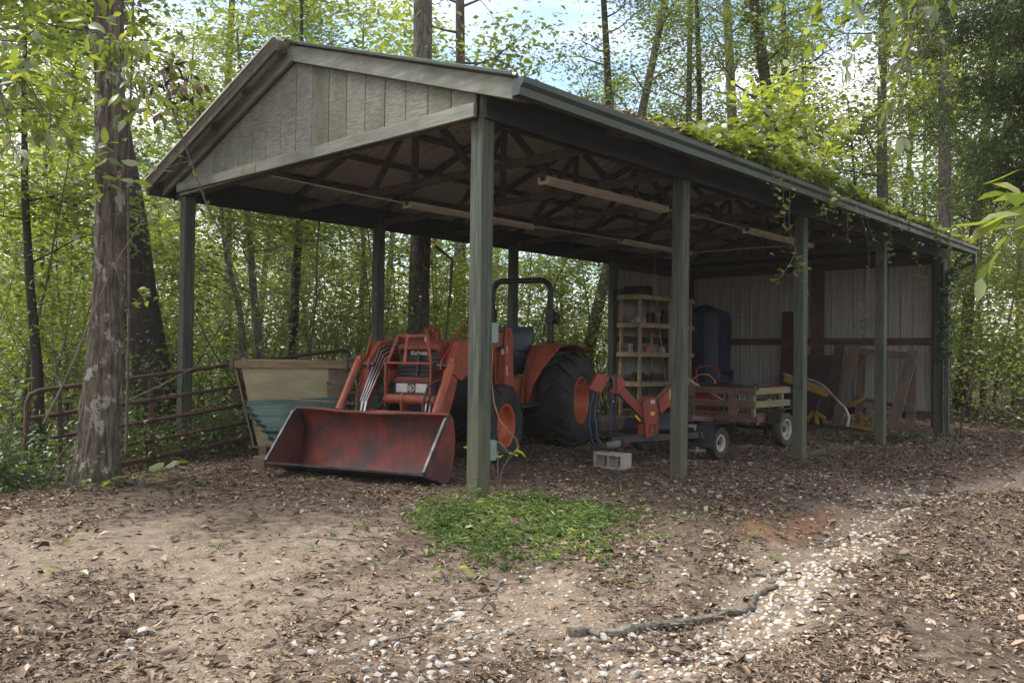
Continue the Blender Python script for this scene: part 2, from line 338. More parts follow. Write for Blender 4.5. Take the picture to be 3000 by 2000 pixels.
# header beams: outer and inner plank on both long sides, and across the back
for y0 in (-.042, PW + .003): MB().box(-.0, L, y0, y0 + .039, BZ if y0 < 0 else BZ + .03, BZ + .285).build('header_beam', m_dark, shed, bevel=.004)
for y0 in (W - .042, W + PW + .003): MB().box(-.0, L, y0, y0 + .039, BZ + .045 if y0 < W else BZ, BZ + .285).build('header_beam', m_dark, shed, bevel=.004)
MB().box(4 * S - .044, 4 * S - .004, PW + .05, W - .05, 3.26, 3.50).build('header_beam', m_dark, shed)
# trusses
nT = 9
for i in range(nT):
    xc = .09 + i * (L - .22) / (nT - 1) + .02
    if i == nT - 1: xc = L - .2
    t = empty('truss', (xc, 0, 0), parent=shed)
    h = .089; w_ = .038
    zb = BZ + .055
    MB().box(-w_ / 2, w_ / 2, -.02, W + PW + .02, zb, zb + h).build('bottom_chord', m_truss, t)
    for sgn in (-1, 1):
        ye = RY + sgn * (RY + .42)
        MB().bar((0, RY, RZ - .15), (0, ye, RZ - .15 - SL * abs(ye - RY)), w_, h).build('top_chord', m_truss, t)
        for (ya, za, yb, zb2) in ((RY + sgn * .0, RZ - .2, RY + sgn * .95, zb + .05),):
            MB().bar((w_ * .99, ya, za), (w_ * .99, yb, zb2), w_ * .96, h * .98).build('web', m_truss, t)
    MB().bar((-w_ * 1.02, RY, zb + .005), (-w_ * 1.02, RY, RZ - .14), w_ * .98, h).build('web', m_truss, t)
# purlins
for sgn in (-1, 1):
    for k in range(5):
        d = .12 + k * .74; y = RY + sgn * d; z = roofz(y) - .072
        o = MB().box(-.16 if sgn > 0 else -.1, L + .02, -.044, .044, -.019, .019).build('purlin', m_truss, shed); o.location = (0, y, z); o.rotation_euler = (-sgn * math.atan(SL), 0, 0)
# roof sheets (ribbed), one mesh per profile shared by all sheets of a slope
def ribprof(wd, nr=4, hgt=.019):
    p = []; st = wd / nr
    for i in range(nr):
        a = i * st
        p += [(a, 0), (a + .012, hgt), (a + .03, hgt), (a + .045, 0), (a + .045 + (st - .045) * .33, 0), (a + .045 + (st - .045) * .36, .004), (a + .045 + (st - .045) * .42, .004), (a + .045 + (st - .045) * .45, 0), (a + .045 + (st - .045) * .72, 0), (a + .045 + (st - .045) * .75, .004), (a + .045 + (st - .045) * .8, .004), (a + .045 + (st - .045) * .83, 0)]
    p.append((wd, 0)); return p
ca, sa_ = math.cos(math.atan(SL)), math.sin(math.atan(SL))
SW = .914
for sgn, x0, x1, le in ((-1, -.15, L + .1, 3.27), (1, -.31, L + .1, 3.2)):
    x = x0; shared = {}
    while x < x1 - .05:
        wd = round(min(SW, x1 - x), 3)
        if wd not in shared:
            pr = ribprof(wd, max(1, round(wd / .2285))); rows = []
            for q in (0.0, .33, .66, 1.0):
                dd = .0 + q * le / ca
                rows.append([(a, sgn * dd * ca, -dd * sa_ + hh) for a, hh in pr])
            o = MB().sheet(rows).build('roof_sheet', m_tinu, shed, solid=.0025); shared[wd] = o.data
        else:
            o = link('roof_sheet', shared[wd], shed); q = o.modifiers.new('solid', 'SOLIDIFY'); q.thickness = .0025; q.offset = 0
        o.location = (x, RY + sgn * .01, RZ - .028 + (.002 if int(round(x / SW)) % 2 else 0)); x += wd
MB().prism([(-.2, RZ - .085), (-.2, RZ - .075), (0, RZ + .008), (.2, RZ - .075), (.2, RZ - .085), (0, RZ - .003)], lambda a, b, t: (t, RY + a, b), -.17, L + .1).build('ridge_cap', m_gut, shed)
# rake fascia boards and edge metal
def rake(sgn, xa, xb, y_end, top, dep, mt, nm):
    y1 = RY + sgn * abs(y_end - RY)
    poly = [(RY, RZ + top), (y1, roofz(y1) + top), (y1, roofz(y1) + top - dep), (RY, RZ + top - dep)]
    MB().prism(poly, lambda a, b, t: (t, a, b), xa, xb).build(nm, mt, shed, bevel=.003)
rake(-1, -.105, -.065, -.43, -.045, .165, m_trim, 'rake_board'); rake(1, -.105, -.065, 5.86, -.045, .165, m_trim, 'rake_board')
rake(-1, -.162, -.150, -.47, -.002, .03, m_gut, 'rake_edge_metal'); rake(1, -.322, -.31, 5.95, -.002, .025, m_tinu, 'rake_edge_metal')
rake(1, -.285, -.245, 5.92, -.055, .09, m_truss, 'rake_board')
# gable siding boards
nb = 18; y0g, y1g = .045, 5.51; bw = (y1g - y0g) / nb
for k in range(nb):
    ya, yb = y0g + k * bw + .004, y0g + (k + 1) * bw - .004
    zl = lambda y: roofz(y) - .12
    pts = [(ya, 3.26), (yb, 3.26), (yb, zl(yb))] + ([(RY, zl(RY))] if ya < RY < yb else []) + [(ya, zl(ya))]
    MB().prism(pts, lambda a, b, t: (t, a, b), -.034 - random.uniform(0, .003), -.016).build('siding_board', m_gable, shed, bevel=.004)
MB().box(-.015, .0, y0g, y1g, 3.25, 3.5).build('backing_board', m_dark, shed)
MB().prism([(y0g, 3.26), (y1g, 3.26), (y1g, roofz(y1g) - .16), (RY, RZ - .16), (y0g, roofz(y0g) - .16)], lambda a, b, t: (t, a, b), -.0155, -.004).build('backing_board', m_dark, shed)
ymid = 3.52
for ya, yb, za, zb in ((.03, ymid, 3.215, 3.262), (ymid + .006, 5.52, 3.262, 3.30)):
    MB().prism([(ya, za), (yb, zb), (yb, zb + .115), (ya, za + .115)], lambda a, b, t: (t, a, b), -.076, -.038).build('gable_trim', m_trim, shed, bevel=.004)
# back wall: ribbed sheets standing upright, girts inside
xw = 4 * S + .012
pr = ribprof(SW)
y = .06; k = 0
while y < W + .1:
    wd = min(SW, W + .1 - y)
    if wd < .1: break
    pr = ribprof(wd, max(1, round(wd / .2285)))
    pr[-1] = (wd + .03, 0); zlo = .2 + random.uniform(-.02, .02)
    MB().sheet([[(-hh, a, zlo if q == 0 else (1.7 if q == 1 else roofz(y + a) - .045)) for a, hh in pr] for q in (0, 1, 2)]).build('wall_sheet', m_wall, shed, solid=.002).location = (xw + .14 + .004 * (k % 2), y, 0); y += wd; k += 1
# side wall of the last bay on the far long side
x = 3 * S + .14; k = 0
while x < L - .03:
    wd = min(SW, L - x); pr = ribprof(wd, max(1, round(wd / .2285)))
    pr[-1] = (wd + .03, 0)
    MB().sheet([[(a, -hh, z) for a, hh in pr] for z in (.1, 1.7, 3.47)]).build('wall_sheet', m_wall, shed, solid=.002).location = (x, W + .17 + .004 * (k % 2), 0); x += wd; k += 1
for z in (.16, 1.57, 3.12):
    MB().box(xw + .075, xw + .113, .14, W, z, z + .14).build('girt', m_girt, shed); MB().box(3 * S + .16, L - .15, W + .1, W + .138, z, z + .14).build('girt', m_girt, shed)
MB().box(xw + .06, xw + .10, .16, .20, 0, 3.3).build('corner_stud', m_girt, shed)
# gutters
def gutter(y_in, out, x0, x1, zt):
    g = empty('gutter', (0, 0, 0), parent=shed)
    pf = [(0, 0), (0, -.13), (.075, -.13), (.085, -.075), (.115, -.045), (.118, 0), (.108, 0)]
    MB().sheet([[(x_, y_in + out * a, zt + b) for a, b in pf] for x_ in (x0, x1)]).build('trough', m_gut, g, solid=.002)
    for x_ in (x0 - .002, x1 + .002): MB().prism(pf[:-1], lambda a, b, t: (t, y_in + out * a, zt + b), x_ - .002, x_ + .002).build('end_cap', m_gut, g)
    return g
gutter(-.455, -1, -.13, L + .1, 3.395); gutter(5.93, 1, -.25, L + .1, 3.43)
ds = empty('downspout', (0, 0, 0), parent=shed)
MB().bar((L + .03, -.51, 3.27), (L + .03, -.51, 3.10), .075, .06, (0, 1, 0)).build('outlet', m_gut, ds); MB().bar((L + .03, -.50, 3.125), (L + .05, -.06, 2.93), .075, .06).build('elbow', m_gut, ds)
MB().bar((L + .05, -.045, 2.98), (L + .05, -.045, -.12), .085, .065, (0, 1, 0)).build('pipe', m_gut, ds)
# corner board dark at rear post
MB().box(4 * S - .05, 4 * S, -.04, -.004, -.1, 3.2).build('corner_board', m_dark, shed)

# electric boxes, conduit, strip lights -------------------------------------------------
m_boxg = MAT('green_painted_box', (.16, .235, .195), (.12, .18, .15), 8, .5)
m_cord = MAT('orange_cord', (.30, .14, .05), (.2, .09, .04), 10, .6)
for nm, z, lb, hh in (('junction_box', 1.47, 'small green electrical box high on the nearest shed post', .17), ('junction_box', .50, 'small green electrical box with open flap low on nearest post', .17)):
    o = empty(nm, (PW, .06, z), label=lb, cat='electrical box')
    MB().box(.002, .075, -.055, .055, -hh / 2, hh / 2).build('box', m_boxg, o, bevel=.006); MB().box(.076, .088, -.05, .05, -hh / 2 + .01, hh / 2 - .01).build('cover', m_boxg, o, bevel=.003)
    if z < 1: MB().bar((.09, -.04, .07), (.2, -.05, -.03), .07, .006).build('flap', m_boxg, o)
pts = [(PW + .02, .01, 1.35), (PW + .015, .02, 1.1), (PW + .03, .0, .9), (PW + .06, -.04, .75), (PW + .14, -.06, .66), (PW + .22, -.07, .60), (PW + .25, -.08, .52), (PW + .22, -.06, .47)]
tag(MB().tube(pts, .0065, 6).build('extension_cord', m_cord, smooth=True), 'frayed orange cord hanging down the nearest green post', 'cord')
m_lamp = MAT('dusty_cream_light_housing', (.70, .67, .60), (.56, .53, .46), 5, .55, stretch=(.4, 3, 3), c3=(.12, .09, .07), s3=6, t3=(.66, .8))
m_tubew = MAT('dusty_lamp_tube', (.60, .57, .50), (.48, .45, .39), 4, .4)
LT = [(2.12, 4.52, 1.22, 'dusty strip light nearest the camera under the trusses'), (2.1, 4.5, 3.58, 'dusty strip light partly hidden behind the nearest post'),
      (6.6, 8.75, 3.42, 'dusty strip light farthest in, over the wooden shelves'), (6.8, 9.05, 1.22, 'dusty strip light over the small wooden trailer')]
for x0, x1, yc, lb in LT:
    o = empty('strip_light', (x0, yc, BZ + .055), label=lb, cat='strip light', group='strip lights under the trusses')
    ln = x1 - x0
    MB().prism([(-.055, 0), (-.03, -.055), (.03, -.055), (.055, 0)], lambda a, b, t: (t, a, b), 0, ln).build('housing', m_lamp, o, bevel=.003)
    for s_ in (-1, 1):
        MB().tube([(.05, s_ * .052, -.055), (ln - .05, s_ * .052, -.055)], .018, 8).build('lamp_tube', m_tubew, o, smooth=True)
    for x_ in (.0, ln - .03):
        MB().box(x_, x_ + .03, -.08, .08, -.085, -.002).build('end_socket', m_lamp, o, bevel=.004)
tag(MB().tube([(4.53, 1.22, BZ + .03), (5.6, 1.22, BZ + .04), (6.79, 1.22, BZ + .03)], .009, 6).build('conduit', m_lamp), 'thin pale conduit joining the two front strip lights', 'conduit')
tag(MB().tube([(.1, 3.55, BZ + .06), (1.1, 3.57, BZ + .04), (2.08, 3.58, BZ + .03)], .009, 6).build('conduit', m_lamp), 'thin pale conduit running from gable to hidden strip light', 'conduit')
tag(MB().tube([(4.52, 3.58, BZ + .03), (5.6, 3.5, BZ + .04), (6.58, 3.42, BZ + .03)], .009, 6).build('conduit', m_lamp), 'thin pale conduit between the two rear strip lights', 'conduit')
tag(MB().tube([(8.77, 3.42, BZ + .03), (8.9, 2.3, BZ + .04), (9.0, 1.25, BZ + .03)], .009, 6).build('conduit', m_lamp), 'pale conduit crossing the shed ahead of back wall', 'conduit')
# ---------------------------------------------------------------- tractor
m_or = MAT('faded_orange_paint', (.31, .068, .03), (.22, .05, .025), 9, .5, c3=(.13, .06, .04), s3=3.2, t3=(.5, .75), bump=.03)
m_ord = MAT('worn_red_bucket_paint', (.185, .034, .022), (.10, .024, .019), 7, .55, bump=.06, stretch=(1, 1, .5), c3=(.035, .028, .026), s3=3, t3=(.42, .62), stretch3=(1, 1, 1))
m_wear = MAT('bare_worn_steel', (.10, .095, .095), (.045, .042, .042), 7, .45, metal=.6)
m_blk = MAT('dark_greasy_iron', (.028, .027, .027), (.018, .017, .017), 6, .6)
m_plas = MAT('grey_black_plastic', (.045, .048, .053), (.03, .032, .036), 6, .55)
m_rub = MAT('dusty_tyre_rubber', (.032, .030, .029), (.02, .019, .019), 5, .85, c3=(.085, .07, .055), s3=4, t3=(.56, .75), bump=.1)
m_rubg = MAT('mossy_tyre_rubber', (.055, .055, .04), (.035, .036, .028), 5, .9, c3=(.10, .105, .055), s3=3, t3=(.5, .72))
m_lens = MAT('headlight_lens', (.50, .47, .43), (.42, .40, .37), 20, .25, spec=.6)
m_let = MAT('pale_lettering', (.62, .60, .55), None, 5, .5)
m_steel = MAT('bright_steel_line', (.55, .54, .53), (.4, .39, .38), 5, .28, metal=.9)
m_seat = MAT('blue_grey_vinyl', (.055, .072, .085), (.04, .052, .062), 4, .5)
m_rops = MAT('black_rops_paint', (.022, .021, .021), (.016, .015, .015), 4, .5)
m_orw = MAT('orange_wheel_paint', (.44, .10, .035), (.33, .075, .03), 5, .5, c3=(.12, .06, .04), s3=4, t3=(.6, .8))
m_stk = MAT('pale_sticker', (.52, .47, .40), (.42, .38, .33), 30, .5)
TR = empty('tractor', (.475, 2.157, -.01), R(20), label='orange tractor with front loader and folding roll bar under the shed', cat='tractor')
def T(b, l, z): return (b, -l, z)
def wheel(parent, c, axis_out, r, w, rr, lugs, mt, mrim, mhub, depth=.12, n=44, chev=.3, lug_h=None, holes=0):
    """c centre, axis_out unit vector pointing to the outer side; > tyre, rim, hub"""
    e = empty('wheel', c, parent=parent); ax = V3(axis_out); hw = w / 2
    pf = [(rr, -hw * .78), (rr + (r - rr) * .35, -hw * .98), (r * .93, -hw * .93), (r * .975, -hw * .72), (r * .985, 0), (r * .975, hw * .72), (r * .93, hw * .93), (rr + (r - rr) * .35, hw * .98), (rr + .004, hw * .80), (rr - .012, hw * .70), (rr - .012, -hw * .7)]
    mb = MB().lathe(pf, (0, 0, 0), ax, n, close=True)
    a0 = ax.cross(Vector((0, 0, 1))).normalized(); b0 = ax.cross(a0)
    lh = lug_h or r * .05
    def P(t, h, q): return (a0 * math.cos(t) + b0 * math.sin(t)) * q + ax * h
    for k in range(lugs):
        for sgn in (-1, 1):
            t = 2 * math.pi * (k + (.5 if sgn > 0 else 0)) / lugs; vs = []; wd = math.pi / lugs * .46
            for s_, (q, off) in enumerate(((0.02, 0), (.45, chev * .45), (.8, chev * .75), (1.0, chev * .85))):
                h = sgn * hw * q; rb = r * (.955 if s_ < 3 else .90); rt = (r + lh * .6) if s_ < 2 else (r + lh * .35 if s_ == 2 else r * .955)
                for dt, rad in ((-wd, rb), (-wd * .75, rt), (wd * .75, rt), (wd, rb)): vs.append(P(t + off + dt, h, rad))
            fs = [(i * 4 + j, i * 4 + j + 1, i * 4 + j + 5, i * 4 + j + 4) for i in range(3) for j in range(3)] + [(0, 1, 2, 3), (12, 13, 14, 15)]
            mb.add(vs, fs)
    mb.build('tyre', mt, e, smooth=True)
    rim = MB().lathe([(rr - .0, hw * .80), (rr - .012, hw * .82), (rr - .028, hw * .72), (rr - .035, hw * .2), (rr * .80, hw * .2 - depth * .2), (rr * .62, hw * .2 - depth * .6), (rr * .3, hw * .2 - depth * .5), (.0, hw * .2 - depth * .5)], (0, 0, 0), ax, n)
    if holes:
        pass
    rim.build('rim', mrim, e, smooth=True)
    hb = MB(); hh = hw * .2 - depth * .5; hb.tube([ax * (hh - .01), ax * (hh + .05), ax * (hh + .055)], [rr * .26, rr * .24, rr * .12], 14)
    for k in range(8 if rr > .15 else 5):
        t = 2 * math.pi * k / (8 if rr > .15 else 5); p = P(t, hh - .01, rr * .42); hb.tube([p, p + ax * .03], rr * .045, 6)
    hb.build('hub', mhub, e, smooth=True); return e
for s_ in (1, -1):
    wheel(TR, T(1.72, s_ * .70, .455), (0, -s_, 0), .48, .30, .26, 16, m_rub, m_orw, m_orw, depth=.10)
    wheel(TR, T(4.0, s_ * .78, .655), (0, -s_, 0), .67, .50, .34, 17, m_rub, m_orw, m_orw, depth=.2, n=56, chev=.34, lug_h=.05)
# chassis
MB().box(1.15, 2.5, -.19, .19, .45, .98).build('engine_block', m_blk, TR, bevel=.02)
MB().box(2.4, 4.25, -.24, .24, .42, .90).build('transmission', m_blk, TR, bevel=.03)
MB().box(1.0, 1.35, -.24, .24, .50, .82).build('front_frame', m_blk, TR, bevel=.01)
MB().tube([T(1.76, -.6, .43), T(1.76, .6, .43)], .07, 10).build('front_axle', m_blk, TR)
MB().tube([T(4.0, -.75, .63), T(4.0, .75, .63)], .12, 12).build('rear_axle', m_blk, TR)
MB().box(2.25, 3.3, -.62, .62, .60, .64).build('footboard', m_blk, TR, bevel=.01)
MB().box(2.75, 3.3, -.42, .42, .64, 1.0).build('seat_platform', m_or, TR, bevel=.02)
# hood
sec = []
for b, hw, z0, z1, cr in ((1.02, .255, 1.34, 1.40, .03), (1.16, .275, 1.05, 1.435, .05), (1.5, .285, .98, 1.455, .06), (2.2, .295, .96, 1.485, .07), (2.62, .30, .95, 1.50, .08)):
    sec.append([T(b, -hw, z0), T(b, -hw, z1 - cr * 1.4), T(b, -hw + cr * .4, z1 - cr * .4), T(b, -hw + cr * 1.6, z1), T(b, 0, z1 + .012), T(b, hw - cr * 1.6, z1), T(b, hw - cr * .4, z1 - cr * .4), T(b, hw, z1 - cr * 1.4), T(b, hw, z0)])
MB().sheet(sec).add(sec[0], [tuple(range(9))]).build('hood', m_or, TR, smooth=True, solid=.006)
MB().box(2.62, 2.80, -.30, .30, .95, 1.52).build('dashboard', m_plas, TR, bevel=.03)
# nose: sloping dark grille with slats, lettering plate, headlight panel, emblem
gr = empty('grille', (0, 0, 0), parent=TR)
MB().prism([(1.03, 1.02), (1.10, 1.345), (1.16, 1.345), (1.14, 1.02)], lambda a, b, t: T(a, t, b), -.262, .262).build('core', m_blk, gr)
for k in range(6):
    z = 1.055 + k * .047; b = 1.03 + (z - 1.02) * .21
    MB().box(b - .028, b + .02, -.268, .268, z - .006, z + .006).build('slat', m_plas, gr, bevel=.002)
MB().bar(T(1.012, 0, 1.03), T(1.06, 0, 1.30), .03, .03).build('slat', m_plas, gr)
MB().prism([(1.055, 1.272), (1.068, 1.335), (1.09, 1.335), (1.08, 1.272)], lambda a, b, t: T(a, t, b), -.13, .13).build('name_plate', m_plas, gr)
MB().prism([(1.0, 1.0), (1.005, 1.035), (1.05, 1.035), (1.05, 1.0)], lambda a, b, t: T(a, t, b), -.262, .262).build('sill', m_plas, gr, bevel=.004)
def text_mesh(txt, size, depth):
    cu = bpy.data.curves.new('lettering', 'FONT'); cu.body = txt; cu.size = size; cu.extrude = depth; cu.align_x = 'CENTER'; cu.align_y = 'CENTER'
    o = bpy.data.objects.new('lettering', cu); COL.objects.link(o); dg = bpy.context.evaluated_depsgraph_get()
    me = bpy.data.meshes.new_from_object(o.evaluated_get(dg)); bpy.data.objects.remove(o); me.name = 'lettering'; return me
def put_text(txt, size, loc, xdir, zdir, mat, parent, depth=.002):
    me = text_mesh(txt, size, depth); me.materials.clear(); me.materials.append(mat); o = link('lettering', me, parent)
    x = V3(xdir).normalized(); y = V3(zdir).normalized(); z = x.cross(y)
    o.matrix_local = Matrix(((x.x, y.x, z.x, loc[0]), (x.y, y.y, z.y, loc[1]), (x.z, y.z, z.z, loc[2]), (0, 0, 0, 1))); return o
o = put_text('Kubota', .072, T(1.057, 0, 1.305), (0, -1, 0), (.2, 0, 1), m_let, gr, .003); o['label'] = 'pale raised maker name on the grille'
MB().box(.95, 1.05, -.262, .262, .995, 1.02).build('nose_panel', m_or, TR, bevel=.008)
MB().box(.90, 1.06, -.25, .25, .972, .994).build('nose_panel', m_or, TR, bevel=.01)
MB().prism([(.93, .81), (.90, .83), (.905, .971), (1.05, .971), (1.05, .81)], lambda a, b, t: T(a, t, b), -.235, .235).build('headlight_panel', m_plas, TR, bevel=.008)
for s_ in (-1, 1): MB().box(.888, .91, -s_ * .05, -s_ * .05 - s_ * .155, .85, .957).build('headlight', m_lens, TR, bevel=.012)
em = empty('emblem', (.893, 0, .903), parent=TR)
MB().lathe([(.034, -.004), (.039, -.006), (.042, 0), (.039, .003), (.034, .002)], (0, 0, 0), (1, 0, 0), 24, close=True).build('ring', m_let, em)
mk = MB(); mk.bar((-.004, .014, -.026), (-.004, .014, .026), .006, .008, (0, 1, 0)); mk.bar((-.004, -.022, .022), (-.004, .01, 0), .006, .008, (1, 0, 0)); mk.bar((-.004, .01, 0), (-.004, -.022, -.022), .006, .008, (1, 0, 0)); mk.build('mark', m_let, em)
MB().tube([T(1.15, .04, 1.44), T(1.15, .04, 1.50)], .022, 12).build('hood_cap', m_steel, TR, smooth=True)
# grille guard
gg = empty('grille_guard', (0, 0, 0), parent=TR)
for s_ in (-1, 1):
    MB().prism([(.80, .70), (.80, 1.20), (.86, 1.20), (.86, .70)], lambda a, b, t: T(a, t, b), s_ * .295 - .012, s_ * .295 + .012).build('side_plate', m_or, gg, bevel=.004)
    MB().prism([(.86, .98), (.86, 1.12), (1.3, 1.06), (1.3, .98)], lambda a, b, t: T(a, t, b), s_ * .285 - .008, s_ * .285 + .008).build('side_plate', m_or, gg)
    MB().bar(T(.83, s_ * .285, 1.19), T(.90, s_ * .19, 1.50), .03, .03).build('bar', m_or, gg, bevel=.003)
    MB().bar(T(.90, s_ * .19, 1.50), T(.98, s_ * .19, 1.46), .028, .028).build('bar', m_or, gg)
MB().bar(T(.90, -.20, 1.50), T(.90, .20, 1.50), .03, .03).build('bar', m_or, gg, bevel=.003)
MB().bar(T(.83, -.30, 1.19), T(.83, .30, 1.19), .03, .025).build('bar', m_or, gg, bevel=.003)
MB().bar(T(.835, -.06, 1.19), T(.895, -.06, 1.50), .035, .015).build('bar', m_or, gg)
MB().tube([T(.83, -.30, .78), T(.83, .42, .78)], .058, 16).build('bumper_tube', m_or, gg, smooth=True)
for l in (-.06, .22):
    MB().prism([(.76, .78), (.80, .85), (.88, .85), (.90, .78), (.88, .48), (.80, .43)], lambda a, b, t: T(a, t, b), l - .012, l + .012).build('gusset', m_or, gg, bevel=.003)
MB().box(.84, .9, -.22, .06, .52, .56).build('cross_plate', m_or, gg)
# loader: uprights, arms, knee plates, cylinders
for s_ in (-1, 1):
    l0 = s_ * .52
    up_ = empty('loader_upright', (0, 0, 0), parent=TR)
    MB().prism([(2.20, .55), (2.16, 1.50), (2.22, 1.64), (2.36, 1.64), (2.40, 1.5), (2.46, .55)], lambda a, b, t: T(a, t, b), l0 - .075, l0 - .055).build('plate', m_or, up_, bevel=.004)
    MB().prism([(2.20, .55), (2.16, 1.50), (2.22, 1.64), (2.36, 1.64), (2.40, 1.5), (2.46, .55)], lambda a, b, t: T(a, t, b), l0 + .055, l0 + .075).build('plate', m_or, up_, bevel=.004)
    MB().box(2.24, 2.42, -l0 - .054, -l0 + .054, .5, 1.35).build('web', m_or, up_)
    MB().tube([T(2.29, l0 - .10, 1.56), T(2.29, l0 + .10, 1.56)], .035, 12).build('pin', m_or, up_, smooth=True)
    if s_ > 0:
        for z, hh in ((1.30, .07),): MB().box(2.17 + (1.5 - z) * .04, 2.195 + (1.5 - z) * .04, -l0 - .05, -l0 - .01, z, z + hh).build('sticker', m_stk, up_)
        for z, hh in ((1.32, .09), (1.04, .12)): MB().box(2.20, 2.235, -l0 - .0775, -l0 - .0755, z, z + hh).build('sticker', m_stk, up_)
    arm = empty('loader_arm', (0, 0, 0), parent=TR)
    MB().prism([(2.38, 1.60), (1.35, 1.475), (1.0, 1.435), (.80, 1.22), (.60, .66), (.28, .28), (.30, .20), (.44, .18), (.86, .80), (1.03, 1.19), (1.2, 1.27), (2.30, 1.43)], lambda a, b, t: T(a, t, b), l0 - .042, l0 + .042).build('beam', m_or, arm, bevel=.006)
    for d in (-.051, .051):
        MB().prism([(1.62, 1.50), (1.0, 1.438), (.74, 1.24), (.70, 1.13), (.80, 1.08), (1.0, 1.0), (1.2, 1.08), (1.5, 1.2)], lambda a, b, t: T(a, t, b), l0 + d - .007, l0 + d + .007).build('knee_plate', m_or, arm, bevel=.003)
    MB().tube([T(.76, l0 - .11, 1.17), T(.76, l0 + .11, 1.17)], .028, 12).build('pin', m_wear, arm, smooth=True)
    MB().tube([T(.33, l0 - .09, .25), T(.33, l0 + .09, .25)], .035, 12).build('pin', m_wear, arm, smooth=True)
    cyl = empty('bucket_cylinder', (0, 0, 0), parent=TR)
    lc = l0 + s_ * .085
    MB().tube([T(.72, lc, 1.19), T(.36, lc, .66)], .046, 16).build('barrel', m_or, cyl, smooth=True)
    MB().tube([T(.36, lc, .66), T(.20, lc, .45)], .022, 12).build('rod', m_steel, cyl, smooth=True)
    MB().tube([T(.76, lc - .03, 1.22), T(.76, lc + .03, 1.22)], .052, 14).build('eye', m_or, cyl, smooth=True)
    cl = empty('lift_cylinder', (0, 0, 0), parent=TR)
    MB().tube([T(2.25, l0, .66), T(1.45, l0, 1.10)], .04, 14).build('barrel', m_or, cl, smooth=True); MB().tube([T(1.45, l0, 1.10), T(1.25, l0, 1.2)], .02, 10).build('rod', m_steel, cl, smooth=True)
    # hydraulic hose at each cylinder
    pts = [T(.60, lc - s_ * .06, 1.03), T(.52, lc - s_ * .10, 1.0), T(.47, lc - s_ * .16, .93), T(.45, lc - s_ * .19, .78), T(.45, lc - s_ * .18, .6), T(.5, lc - s_ * .15, .5)]
    MB().tube(pts, .013, 8).build('hose', m_blk, TR, smooth=True)
    pts = [T(.42, lc - s_ * .03, .52), T(.40, lc - s_ * .03, .72), T(.44, lc - s_ * .05, .84), T(.50, lc - s_ * .13, .86), T(.50, lc - s_ * .17, .75), T(.48, lc - s_ * .17, .58)]
    MB().tube(pts, .013, 8).build('hose', m_blk, TR, smooth=True)
MB().tube([T(.62, -.52, .62), T(.62, .52, .62)], .045, 14).build('cross_tube', m_or, TR, smooth=True)
MB().box(.5, .66, -.50, .50, .56, .60).build('cross_plate', m_or, TR)
for k in range(4):
    l = -.47 + k * .026
    MB().tube([T(1.35, l + .1, 1.40 - k * .025), T(1.02, l + .06, 1.40 - k * .035), T(.92, l + .02, 1.36 - k * .04), T(.55, l, .72), T(.52, l + .01, .66)], .0075, 8).build('steel_line', m_steel, TR, smooth=True)
for z in (1.36, 1.39, 1.42): MB().tube([T(1.02, -.36, z), T(1.05, -.24, z + .01)], .016, 10).build('coupler', m_blk, TR, smooth=True)
MB().tube([T(.52, -.44, .66), T(.50, -.38, .635), T(.50, 0, .615), T(.50, .34, .63), T(.52, .40, .66)], .009, 8).build('steel_line', m_steel, TR, smooth=True)
for l in (-.42, -.37, .40, .44): MB().tube([T(.50, l, .63), T(.53, l + .01, .76)], .014, 8).build('coupler', m_steel, TR, smooth=True)
MB().bar(T(.62, -.56, .75), T(.90, -.55, 1.52), .012, .02).build('level_rod', m_or, TR)
# bucket
bk = empty('bucket', (0, 0, 0), parent=TR)
prof = [(-.43, .165), (-.22, .085), (-.04, .035), (.05, .06), (.12, .16), (.165, .30), (.175, .45), (.15, .58), (.11, .66), (.06, .69)]
HB = .925; NS = 14
rows = []
for j, (b, z) in enumerate(prof):
    row = []
    for i in range(NS + 1):
        l = -HB + 2 * HB * i / NS; dent = 0
        if j >= 8: dent = -.016 * math.exp(-((l + .35) / .16) ** 2) - .022 * math.exp(-((l - .1) / .3) ** 2) + .006 * math.sin(l * 9)
        row.append(T(b + (dent * .5 if j >= 8 else 0), l, z + dent))
    rows.append(row)
MB().sheet(rows).build('shell', m_ord, bk, smooth=True, solid=.012)
MB().prism([(-.44, .172), (-.24, .095), (-.24, .078), (-.44, .150)], lambda a, b, t: T(a, t, b), -HB - .006, HB + .006).build('cutting_edge', m_wear, bk)
MB().tube([T(.05, -HB + 2 * HB * i / NS, .695 - .016 * math.exp(-((-HB + 2 * HB * i / NS + .35) / .16) ** 2) - .022 * math.exp(-((-HB + 2 * HB * i / NS - .1) / .3) ** 2)) for i in range(NS + 1)], .016, 8).build('rolled_rim', m_ord, bk, smooth=True)
for s_ in (-1, 1):
    MB().prism([(-.43, .165), (-.04, .015), (.06, .03), (.13, .14), (.18, .30), (.19, .45), (.165, .6), (.13, .67), (.06, .715), (.0, .66)], lambda a, b, t: T(a, t, b), s_ * HB, s_ * (HB + .012)).build('side_plate', m_ord, bk, bevel=.002)
    MB().bar(T(-.425, s_ * (HB + .006), .172), T(-.0, s_ * (HB + .006), .655), .026, .05, (-.75, 0, .6)).build('wear_strip', m_wear, bk)
    for d in (-.09, .09): MB().prism([(.20, .20), (.20, .48), (.30, .47), (.42, .25), (.32, .14)], lambda a, b, t: T(a, t, b), s_ * .52 + d - .006, s_ * .52 + d + .006).build('bracket', m_ord, bk)
